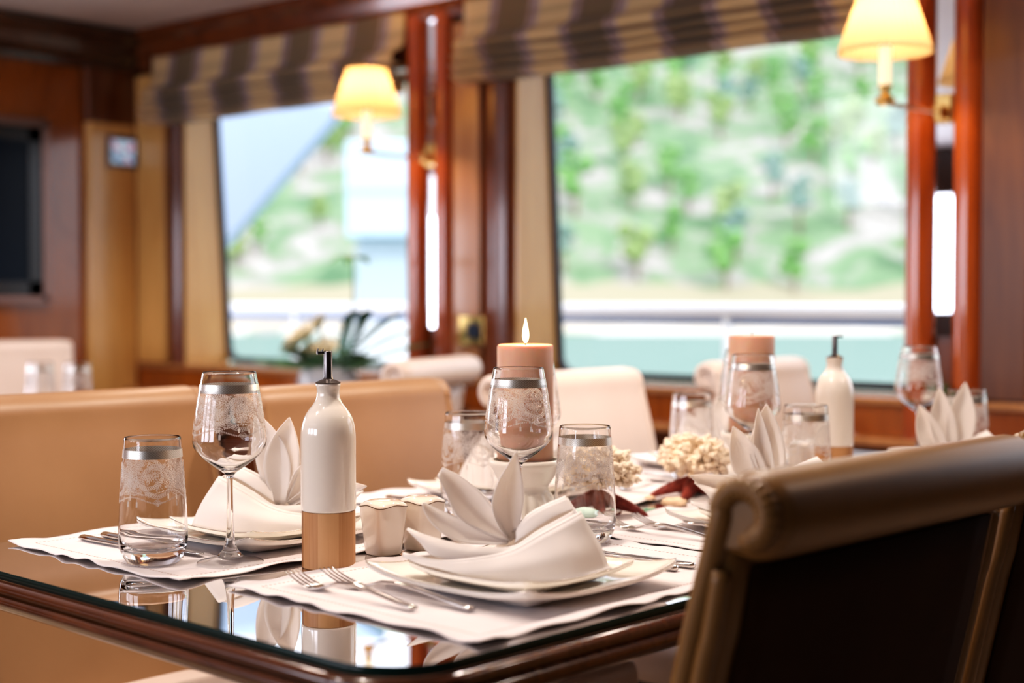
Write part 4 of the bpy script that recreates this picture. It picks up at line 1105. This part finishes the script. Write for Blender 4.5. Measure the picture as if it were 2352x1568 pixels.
# ------------------------------------------------------------------ chairs
def back_profile():
    P = [(-0.150, 0.42), (-0.170, 0.48), (-0.204, 0.60), (-0.238, 0.747), (-0.268, 0.855), (-0.2765, 0.885)]
    c = (-0.315, 0.886); r_ = 0.039
    for k in range(0, 27):
        a = R(10 + k * 11); P.append((c[0] + r_ * math.cos(a), c[1] + r_ * math.sin(a)))
    P += [(-0.299, 0.838), (-0.288, 0.78), (-0.279, 0.747), (-0.246, 0.60), (-0.216, 0.48), (-0.200, 0.42)]
    return P
def make_chair(label, mats, group=None, CW=0.44, seatm=None):
    t = thing('dining_chair', label, 'chair', (0, 0, 0), 0, group)
    front, side, backm = mats
    P = back_profile(); n = len(P)
    nr = []
    for i in range(n):
        a, b = P[i - 1], P[(i + 1) % n]; d = Vector((b[0] - a[0], b[1] - a[1])); d.normalize(); nr.append((d.y, -d.x))
    # outward = to the right of travel (front surface goes up); ensure sign
    sg = 1 if nr[2][0] > 0 else -1
    bm = BM(); rows = []; rad = 0.022
    secs = [(-1, q) for q in (90, 75, 60, 45, 30, 15, 0)] + [(1, q) for q in (0, 15, 30, 45, 60, 75, 90)]
    for (s, q) in secs:
        y = s * (CW / 2 - rad + rad * math.sin(R(q))); ins = rad * (1 - math.cos(R(q)))
        row = []
        for i in range(n):
            lim = 0.012
            k = min(ins, lim)
            row.append(bm.verts.new((P[i][0] - sg * nr[i][0] * k, y, P[i][1] - sg * nr[i][1] * k)))
        rows.append(row)
    grid_faces(bm, rows, True); bm.faces.new(rows[0]); bm.faces.new(rows[-1])
    bk = obj('backrest', bm, front, t, ang=60)
    # side welts: piping down both edges of each side face, curling into the scroll, with a gathered rosette
    for s in (-1, 1):
        y = s * (CW / 2 - 0.002); bm = BM()
        band = [(P[i][0] - 0.013, P[i][1]) for i in range(0, 6)]
        for k in range(0, 27):
            a = R(10 + k * 10.5); r_ = 0.027 - 0.0003 * k; band.append((-0.315 + r_ * math.cos(a), 0.886 + r_ * math.sin(a)))
        tube(bm, [(x, y, z) for (x, z) in band], lambda u: 0.0115 * (1 + (0.05 * math.sin(u * 150) if u > 0.3 else 0)) * (1 if u < .9 else 1 - (u - .9) * 5), 10, True, 150)
        obj('side_border', bm, side, bk)
        bm = BM(); tube(bm, [(x + 0.010, y, z) for (x, z) in P[-6:]], 0.0095, 10, True, 30); obj('rear_border', bm, side, bk)
        bm = BM(); rw = []
        for (r_, hh) in ((0.020, -0.004), (0.014, -0.004), (0.006, -0.003), (0.0, -0.003)):
            rw.append([bm.verts.new((-0.315 + r_ * math.cos(a), y + s * hh, 0.886 + r_ * math.sin(a))) for a in [2 * PI * k / 40 for k in range(40)]])
        grid_faces(bm, rw, True); bmesh.ops.remove_doubles(bm, verts=bm.verts, dist=1e-6)
        obj('scroll_end', bm, backm, bk)
    bm = BM(); rows = []
    for (x, z) in [(-0.2045, 0.44), (-0.218, 0.48), (-0.248, 0.60), (-0.2815, 0.747), (-0.292, 0.80), (-0.300, 0.838)]:
        rows.append([bm.verts.new((x - 0.0008 - 0.004 * math.cos(yy / (CW / 2 - 0.03) * PI / 2), yy, z)) for yy in [(-1 + 2 * k / 12) * (CW / 2 - 0.03) for k in range(13)]])
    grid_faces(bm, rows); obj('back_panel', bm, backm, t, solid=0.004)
    bm = rbox((0.0, 0, 0.425), (0.39, CW - 0.02, 0.11), 0.03, 4); obj('seat', bm, seatm or front, t)
    bm = BM(); box(bm, (-0.005, 0, 0.355), (0.36, CW - 0.05, 0.05)); obj('seat_frame', bm, M['wood_dark'], t, smooth=False, bevel=0.004)
    for (x, y) in ((0.15, CW * .4), (0.15, -CW * .4), (-0.16, CW * .4), (-0.16, -CW * .4)):
        bm = BM(); dx = -0.05 if x < 0 else 0.0
        tube(bm, [(x, y, 0.36), (x + dx * .3, y, 0.2), (x + dx, y, 0.0)], lambda u: 0.024 - 0.009 * u, 12, True, 8); obj('leg', bm, M['wood_dark'], t)
    return t
CRM = (M['leather'], M['leather'], M['leather'])
CRM_WARMLIT = (M['leather_tan'], M['leather_tan'], M['leather_tan'])
CRM_SHADED = (M['leather_dark'], M['leather_dark'], M['leather_back'])
GC = 'upholstered dining chairs with scroll backs'
chair = make_chair('warmly lit cream leather chair at the left edge behind the left placemat', CRM_WARMLIT, GC, seatm=M['leather'])
def place(root, roll, rot, label=None, first=False):
    """roll: where the centre of the rolled top stands (x, y)"""
    ox = roll[0] + 0.315 * math.cos(rot); oy = roll[1] + 0.315 * math.sin(rot)
    if first: root.location = (ox, oy, 0); root.rotation_euler = (0, 0, rot); return root
    return dup(root, (ox, oy, 0), rot, label)
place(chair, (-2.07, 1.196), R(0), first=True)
place(chair, (-1.95, 1.660), R(0), 'warmly lit cream leather chair behind the oil bottle, second from the left')
cream = make_chair('cream leather chair right of the lit candle', CRM, GC)
place(cream, (-1.945, 2.245), R(0), first=True)
place(cream, (-1.985, 3.015), R(3), 'cream leather chair under the right window behind the unlit candle')
place(cream, (-2.62, 2.52), R(180 + 20), 'cream leather chair turned away at the window table behind')
place(cream, (-4.86, 2.52), R(-22), 'pale cream leather chair before the television wall')
fc = make_chair('shaded cream leather chair seen from behind in the right foreground', CRM_SHADED, GC, 0.50)
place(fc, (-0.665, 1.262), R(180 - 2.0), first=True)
place(fc, (-0.665, 1.820), R(180), 'shaded cream leather chair at the right edge beyond the foreground chair')

# ------------------------------------------------------------------ second table with flowers
t = thing('side_table', 'second dining table by the left window with flowers', 'table', (-3.62, 2.50, 0))
bm = BM(); path = rrect(-0.55, 0.55, -0.62, 0.62, 0.06, 8)
rows = sweep_xy(bm, path, [(-0.02, 0.748), (0.0, 0.748), (0.006, 0.742), (0.006, 0.722), (0.0, 0.712), (-0.03, 0.708)]); bm.faces.new(rows[0]); bm.faces.new(rows[-1])
obj('table_top', bm, M['wood_table'], t, ang=40)
bm = lathe(BM(), [(0, 0), (0.26, 0), (0.27, 0.02), (0.20, 0.05), (0.07, 0.09), (0.06, 0.3), (0.06, 0.55), (0.10, 0.68), (0.14, 0.708), (0, 0.708)], 40); obj('pedestal', bm, M['wood_dark'], t)
dup(tum, (-3.60, 1.966, 0.749), R(10), 'clear tumbler on the second table glinting above the left chair back')
dup(tum, (-3.50, 2.02, 0.749), R(40), 'clear tumbler on the second table, nearer the left window')
fl = thing('flower_arrangement', 'low vase of cream flowers and green fern before the left window', 'flowers', (-3.56, 2.95, 0.749)); fl.scale = (1.2, 1.2, 1.2)
bm = lathe(BM(), [(0, 0), (0.05, 0), (0.075, 0.02), (0.085, 0.05), (0.075, 0.08), (0.06, 0.09), (0.055, 0.085), (0.0, 0.07)], 40); obj('vase', bm, M['vase'], fl)
rng = random.Random(4)
def frond(base, d, L, up, name='fern_frond'):
    bm = BM(); n = 14; pts = []
    for i in range(n):
        f = i / (n - 1); pts.append(Vector(base) + Vector((d[0], d[1], 0)) * L * f + Vector((0, 0, up * math.sin(f * 1.9) / math.sin(1.9) if up > 0.2 else up * f * (1.3 - f * 0.5))))
    tube(bm, pts, lambda u: 0.0022 * (1 - .7 * u), 5)
    sd = Vector((-d[1], d[0], 0))
    for i in range(2, n):
        w = 0.055 * math.sin(i / n * PI) + 0.012; tg = (pts[i] - pts[i - 1]).normalized()
        for s in (-1, 1):
            a = pts[i]; e = a + sd * s * w + tg * w * 0.8 + Vector((0, 0, -w * .2)); m_ = (a + e) / 2
            o1, o2 = m_ + tg * 0.009, m_ - tg * 0.009
            bm.faces.new([bm.verts.new(q) for q in (a, o2, e, o1)])
    obj(name, bm, M['fern'], fl, smooth=False)
for k in range(9):
    a = 2 * PI * k / 9 + 0.3; frond((0, 0, 0.08), (math.cos(a), math.sin(a)), rng.uniform(.14, .22), rng.uniform(.02, .08))
# taller sprays lean toward the right of the picture
for (ax, L, up) in ((0.2, 0.06, 0.19), (0.5, 0.15, 0.19), (0.9, 0.17, 0.13), (0.6, 0.22, 0.09)):
    frond((0.03, 0.02, 0.08), (math.cos(ax), math.sin(ax)), L, up)
bm = tube(BM(), [(0.02, 0.02, 0.08), (0.04, 0.05, 0.22), (0.03, 0.06, 0.37)], 0.0025, 6, True, 10); obj('tall_stem', bm, M['fern'], fl)
bm = BM(); 
for k in range(7):
    a = 2 * PI * k / 7; c = Vector((0.03, 0.06, 0.375)); bm.faces.new([bm.verts.new(q) for q in (c, c + Vector((math.cos(a) * .04 - math.sin(a) * .014, math.sin(a) * .04 + math.cos(a) * .014, .012)), c + Vector((math.cos(a) * .075, math.sin(a) * .075, -.01)), c + Vector((math.cos(a) * .04 + math.sin(a) * .014, math.sin(a) * .04 - math.cos(a) * .014, .012)))])
obj('top_leaf', bm, M['leaf1'], fl, smooth=False)
for (x, y, z, s) in ((-0.095, -0.03, 0.135, 0.052), (-0.03, -0.05, 0.16, 0.056), (-0.115, 0.04, 0.115, 0.048), (0.015, -0.02, 0.125, 0.05), (-0.06, 0.02, 0.19, 0.05)):
    bm = BM(); ax = Vector((x * 1.2 + 0.02, -0.06, 0.10)).normalized(); q_ = ax.to_track_quat('Z', 'Y'); c = Vector((x, y, z))
    for rr, nn, up, wd in ((1.0, 6, 0.55, .62), (0.85, 6, 1.1, .56), (0.62, 5, 2.0, .46), (0.4, 4, 3.5, .34)):
        for k in range(nn):
            a = 2 * PI * k / nn + rr * 5; d = Vector((math.cos(a), math.sin(a), up)).normalized(); sd = Vector((-math.sin(a), math.cos(a), 0))
            cup = Vector((0, 0, s * .28 * rr))
            pts = [[Vector((0, 0, 0))] * 3, [d * s * rr * .45 - sd * s * wd * .5 * rr, d * s * rr * .5 - Vector((0, 0, s * .06)), d * s * rr * .45 + sd * s * wd * .5 * rr],
                   [d * s * rr * .8 - sd * s * wd * .42 * rr + cup * .5, d * s * rr * .85 + cup * .25, d * s * rr * .8 + sd * s * wd * .42 * rr + cup * .5], [d * s * rr + cup * .5] * 3]
            rows = [[bm.verts.new(c + q_ @ v) for v in row] for row in pts[1:3]]
            v0, v1 = bm.verts.new(c), bm.verts.new(c + q_ @ pts[3][0])
            grid_faces(bm, rows)
            for j in (0, 1): bm.faces.new((v0, rows[0][j + 1], rows[0][j])); bm.faces.new((v1, rows[1][j], rows[1][j + 1]))
    fh_ = obj('flower_head', bm, M['flower'], fl)
    bm = tube(BM(), [(x * .2, y * .2, 0.07), (x * .7, y * .7, z * .8), tuple(c)], 0.003, 6, True, 8); obj('flower_stem', bm, M['fern'], fh_)

# small plant in a cream pot on the sill behind the right columns
t = thing('potted_plant', 'cream pot with dark green leaves behind the right wine glass', 'plant', wp(0.045, -0.055, 0.7175), WTH)
bm = lathe(BM(), [(0, 0), (0.022, 0), (0.03, 0.03), (0.032, 0.06), (0.028, 0.064), (0.0, 0.055)], 28); obj('pot', bm, M['holder'], t)
for k in range(9):
    a = 2 * PI * k / 9; bm = BM(); d = Vector((math.cos(a), math.sin(a) * .6, 0)); c = Vector((0, 0, 0.05)); sd = Vector((-math.sin(a), math.cos(a), 0)) * .008
    bm.faces.new([bm.verts.new(q) for q in (c, c + d * .02 + sd + Vector((0, 0, .06)), c + d * .036 + Vector((0, 0, .10)), c + d * .02 - sd + Vector((0, 0, .06)))]); obj('leaf', bm, M['fern'], t, smooth=False)

# ------------------------------------------------------------------ outside: deck rail, sea, shore, hillside, trees, yacht
bm = BM(); box(bm, (0, 0.85, -0.1), (16, 1.5, 0.1)); put(struct('side_deck', bm, M['deck'], smooth=False))
rt = thing('deck_railing', 'white deck railing outside the windows', 'railing', wp(0, 1.5, 0), WTH)
bm = tube(BM(), [(-8, 0, 1.03), (8, 0, 1.028)], 0.030, 14); obj('top_rail', bm, M['white_metal'], rt)
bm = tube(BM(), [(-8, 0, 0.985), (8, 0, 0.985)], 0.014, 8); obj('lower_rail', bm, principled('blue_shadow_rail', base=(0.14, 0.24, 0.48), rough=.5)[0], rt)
for s in (-5.6, -4.15, -2.75, -1.52, -0.22, 1.1, 2.6):
    bm = tube(BM(), [(s, 0, -0.05), (s, 0, 1.02)], 0.02, 10); obj('post', bm, M['white_metal'], rt)

def out(u, v, d):   # a point of the outside world at distance d along the view
    r_ = Vector((math.cos(TH), math.sin(TH), 0)); fh = Vector((-math.sin(TH), math.cos(TH), 0))
    return r_ * ((u - 1176) / F_PX * d) + fh * d + Vector((0, 0, CAMZ - (v - 690) / F_PX * d))
SEA = -1.6
bm = BM(); box(bm, (0, 0, 0), (600, 500, 0.02)); o = struct('sea', bm, M['sea'], smooth=False, loc=(-80, 256, SEA))
# hillside: heightfield in view-aligned axes (lateral a, distance b)
def hill_z(a, b):
    s = b - 112 - 6 * mnoise.noise(Vector((a * 0.03, 0, 5)))
    if s < 0: return SEA - 1.5
    z = SEA + min(s * 0.25, 2.2) + max(0, s - 8) * (0.50 + 0.10 * mnoise.noise(Vector((a * .02, b * .02, 1))))
    z += 1.8 * mnoise.noise(Vector((a * 0.08, b * 0.08, 2))) * min(1, s / 15) + 0.9 * mnoise.noise(Vector((a * .25, b * .25, 3))) * min(1, s / 10)
    return z
r_ = Vector((math.cos(TH), math.sin(TH), 0)); fh = Vector((-math.sin(TH), math.cos(TH), 0))
bm = BM(); rows = []
for i in range(70):
    b = 106 + i * 1.7
    rows.append([bm.verts.new(r_ * a + fh * b + Vector((0, 0, hill_z(a, b)))) for a in [-95 + k * 2.2 for k in range(96)]])
grid_faces(bm, rows); o = struct('hillside', bm, M['hill'])
bm = BM(); rows = []
for i in range(8):
    b = 106 + i * 2.6
    rows.append([bm.verts.new(r_ * a + fh * b + Vector((0, 0, hill_z(a, b) + 0.25))) for a in [-95 + k * 2.2 for k in range(96)]])
grid_faces(bm, rows); o = struct('shore', bm, M['shore'])

def make_tree(label, mat_, seed, h, w):
    t = thing('tree', label, 'tree', (0, 0, 0), 0, 'trees on the hillside')
    rng = random.Random(seed); bm = BM()
    for k in range(11):
        a = rng.uniform(0, 6.28); rr = rng.uniform(0, w * .55); z = h * rng.uniform(.38, .88)
        blob(bm, (rr * math.cos(a), rr * math.sin(a), z), w * rng.uniform(.32, .5) * (1.15 - z / h * .5), 2, .45, 1.6, seed + k, .85)
    obj('crown', bm, mat_, t)
    bm = tube(BM(), [(0, 0, -0.6), (0.1, 0, h * .3), (0, 0.1, h * .6)], lambda u: 0.26 - .14 * u, 8); obj('trunk', bm, M['trunk'], t)
    return t
TL = ['bright green tree blurred on the hillside beyond the right window', 'grey green tree blurred on the hillside beyond the right window', 'olive green tree blurred on the hillside beyond the right window']
TL1 = 'green bush blurred on the pale rocks beyond the left window'
protos = [make_tree(TL[0], M['leaf1'], 11, 6.0, 2.0), make_tree(TL[1], M['leaf2'], 12, 6.6, 1.9), make_tree(TL[2], M['leaf3'], 13, 5.0, 2.0)]
rng = random.Random(21); first = [True] * 3; cnt = 0
spots = []
for b in range(125, 190, 5):
    a = 2.0
    while a < b * 0.30:
        a += rng.uniform(2.2, 4.6); bb = b + rng.uniform(-2, 2)
        if mnoise.noise(Vector((a * .06, bb * .06, 9))) > -0.2 and all((a - q[0]) ** 2 + (bb - q[1]) ** 2 > 21 for q in spots): spots.append((a, bb))
for (a, b) in spots:
    k = rng.choice((0, 0, 1, 2)); P_ = r_ * a + fh * b + Vector((0, 0, hill_z(a, b) - 0.2)); rz = rng.uniform(0, 6.28); sc = rng.uniform(.8, 1.12)
    if first[k]: o = protos[k]; first[k] = False; o.location = P_; o.rotation_euler = (0, 0, rz)
    else: o = dup(protos[k], P_, rz, TL[k])
    o.scale = (sc, sc, sc)
for (u, v, d, sc) in ((690, 530, 150, 1.1), (755, 480, 155, 1.2), (770, 375, 165, .9), (735, 620, 135, .7), (640, 540, 150, .8), (540, 660, 128, .8), (590, 645, 130, .7), (800, 400, 160, 1.0), (915, 610, 135, .9)):
    P_ = out(u, v, d); lat = P_.dot(r_); o = dup(protos[rng.choice((0, 2))], r_ * lat + fh * d + Vector((0, 0, hill_z(lat, d) - .3)), rng.uniform(0, 6), TL1, 'bushes on the rocks beyond the left window'); o.scale = (sc, sc, sc)

# neighbouring yacht seen through the left window
yt = thing('moored_yacht', 'pale blue white motor yacht moored beyond the left window', 'yacht', out(1030, 690, 24) - Vector((0, 0, CAMZ - SEA)), TH + PI / 2)
yt.location.z = SEA
bm = BM(); rows = []
for (x, w, zb, zt_) in ((-1.0, 1.6, 0.0, 2.35), (1.0, 1.9, 0.0, 2.3), (4.0, 2.0, 0.0, 2.35), (7.5, 1.5, 0.0, 2.6), (10.0, 0.1, 0.3, 2.9)):
    rows.append([bm.verts.new(q) for q in ((x, -w * .7, zb), (x, -w, zt_), (x, w, zt_), (x, w * .7, zb))])
grid_faces(bm, rows, True); bm.faces.new(rows[0]); obj('hull', bm, M['yacht_white'], yt, smooth=False)
def prism(bm, pts, y0, y1):
    a = [bm.verts.new((x, y0, z)) for x, z in pts]; b = [bm.verts.new((x, y1, z)) for x, z in pts]
    bm.faces.new(a); bm.faces.new(b)
    for i in range(len(pts)): bm.faces.new((a[i], a[(i + 1) % len(pts)], b[(i + 1) % len(pts)], b[i]))
bm = BM(); prism(bm, [(-0.85, 3.7), (4.5, 3.7), (4.2, 5.25), (-1.0, 5.25)], -1.62, 1.62); obj('upper_deck', bm, M['yacht'], yt, smooth=False, bevel=0.05)
bm = BM(); prism(bm, [(-0.6, 2.35), (4.8, 2.35), (4.4, 3.7), (-0.5, 3.7)], -1.5, 1.5); obj('cabin', bm, M['yacht_glass'], yt, smooth=False, bevel=0.05)
bm = BM(); prism(bm, [(-0.95, 4.42), (4.4, 4.42), (4.4, 4.5), (-0.95, 4.5)], -1.63, 1.63); obj('trim_stripe', bm, M['yacht_glass'], yt, smooth=False)
# pale blue-grey overhang of the yacht's own side, cutting across the left window
bm = BM()
pA, pB, pC, pD = out(430, 190, 7.6), out(880, 180, 7.6), out(780, 255, 7.4), out(440, 640, 7.4)
q = [pA, pB, pC, pD]; off = fh * 0.25
va = [bm.verts.new(p) for p in q]; vb = [bm.verts.new(p + off) for p in q]
bm.faces.new(va); bm.faces.new(vb)
for i in range(4): bm.faces.new((va[i], va[(i + 1) % 4], vb[(i + 1) % 4], vb[i]))
o = obj('deck_overhang', bm, M['overhang'], None, smooth=False); tag(o, 'pale blue grey sloping overhang across the top of the left window', 'overhang', kind='structure')

# ------------------------------------------------------------------ light
w = bpy.data.worlds.new('world'); scn.world = w; w.use_nodes = True
bg = w.node_tree.nodes['Background']; bg.inputs[0].default_value = (0.86, 0.88, 1.0, 1); bg.inputs[1].default_value = 2.7
sd = bpy.data.lights.new('sun', 'SUN'); sd.energy = 2.0; sd.angle = R(3); sd.color = (1.0, 0.95, 0.88)
so = bpy.data.objects.new('sun', sd); COL.objects.link(so)
sun_dir = (fh * 0.75 - r_ * 0.45 + Vector((0, 0, -0.85))); so.rotation_euler = sun_dir.to_track_quat('-Z', 'Y').to_euler()
def area(name, loc, direction, sx, sy, energy, col, shape='RECTANGLE'):
    a = bpy.data.lights.new(name, 'AREA'); a.shape = shape; a.size = sx
    if shape == 'RECTANGLE': a.size_y = sy
    a.energy = energy; a.color = col
    o = bpy.data.objects.new(name, a); COL.objects.link(o); o.location = loc; o.rotation_euler = Vector(direction).to_track_quat('-Z', 'Y').to_euler(); return o
# recessed ceiling downlights
for (x, y, e) in ((-1.45, 0.70, 14), (-1.33, 1.40, 17.5), (-1.33, 2.10, 17.5), (-1.40, 2.75, 11), (-2.6, 1.3, 9), (-2.7, 2.3, 9), (-4.4, 1.6, 12), (-4.0, 2.45, 16), (-0.1, 2.4, 6), (-1.9, 0.2, 9), (-4.2, 0.4, 8)):
    s = bpy.data.lights.new('downlight', 'SPOT'); s.energy = e * 2.6; s.color = (1.0, 0.81, 0.70); s.spot_size = R(125); s.spot_blend = 0.6; s.shadow_soft_size = 0.035
    o = bpy.data.objects.new('downlight', s); COL.objects.link(o); o.location = (x, y, ZC - 0.03)
# daylight at the window openings: portals for the sky
for (s0, s1) in (W1, W2, W3):
    c = wp((s0 + s1) / 2, 0.24, (ZS + ZT) / 2); n = Vector((math.sin(WTH), -math.cos(WTH), 0))
    o = area('window_portal', c, n, s1 - s0, ZT - ZS, 10, (1, 1, 1)); o.data.cycles.is_portal = True
DAY = (0.86, 0.86, 1.0)
for (a, b) in ((-5.0, -3.9), (-3.6, -2.5), (-2.2, -1.2)):
    area('rear_daylight', ((a + b) / 2, YS - 0.12, 1.4), (0, 1, 0), b - a, 0.8, 22, DAY)  # area lamps added as cool fill through the unseen rear windows
area('left_daylight', (XW - 0.12, (LY0 + LY1) / 2, (LZ0 + LZ1) / 2), (1, 0, 0), LZ1 - LZ0, LY1 - LY0, 24, DAY)  # fill lamp added outside the unseen left opening

# ------------------------------------------------------------------ render look
scn.view_settings.view_transform = 'Standard'; scn.view_settings.look = 'None'
scn.view_settings.exposure = 0.03; scn.view_settings.gamma = 1.0
vs_ = scn.view_settings; vs_.use_curve_mapping = True
cm = vs_.curve_mapping; cv = cm.curves[3]
for (x, y) in ((0.035, 0.024), (0.15, 0.143), (0.5, 0.535)): cv.points.new(x, y)
cm.update()
c = scn.cycles
c.max_bounces = 14; c.diffuse_bounces = 4; c.glossy_bounces = 6; c.transmission_bounces = 12; c.transparent_max_bounces = 24
c.sample_clamp_indirect = 6.0; c.use_denoising = True
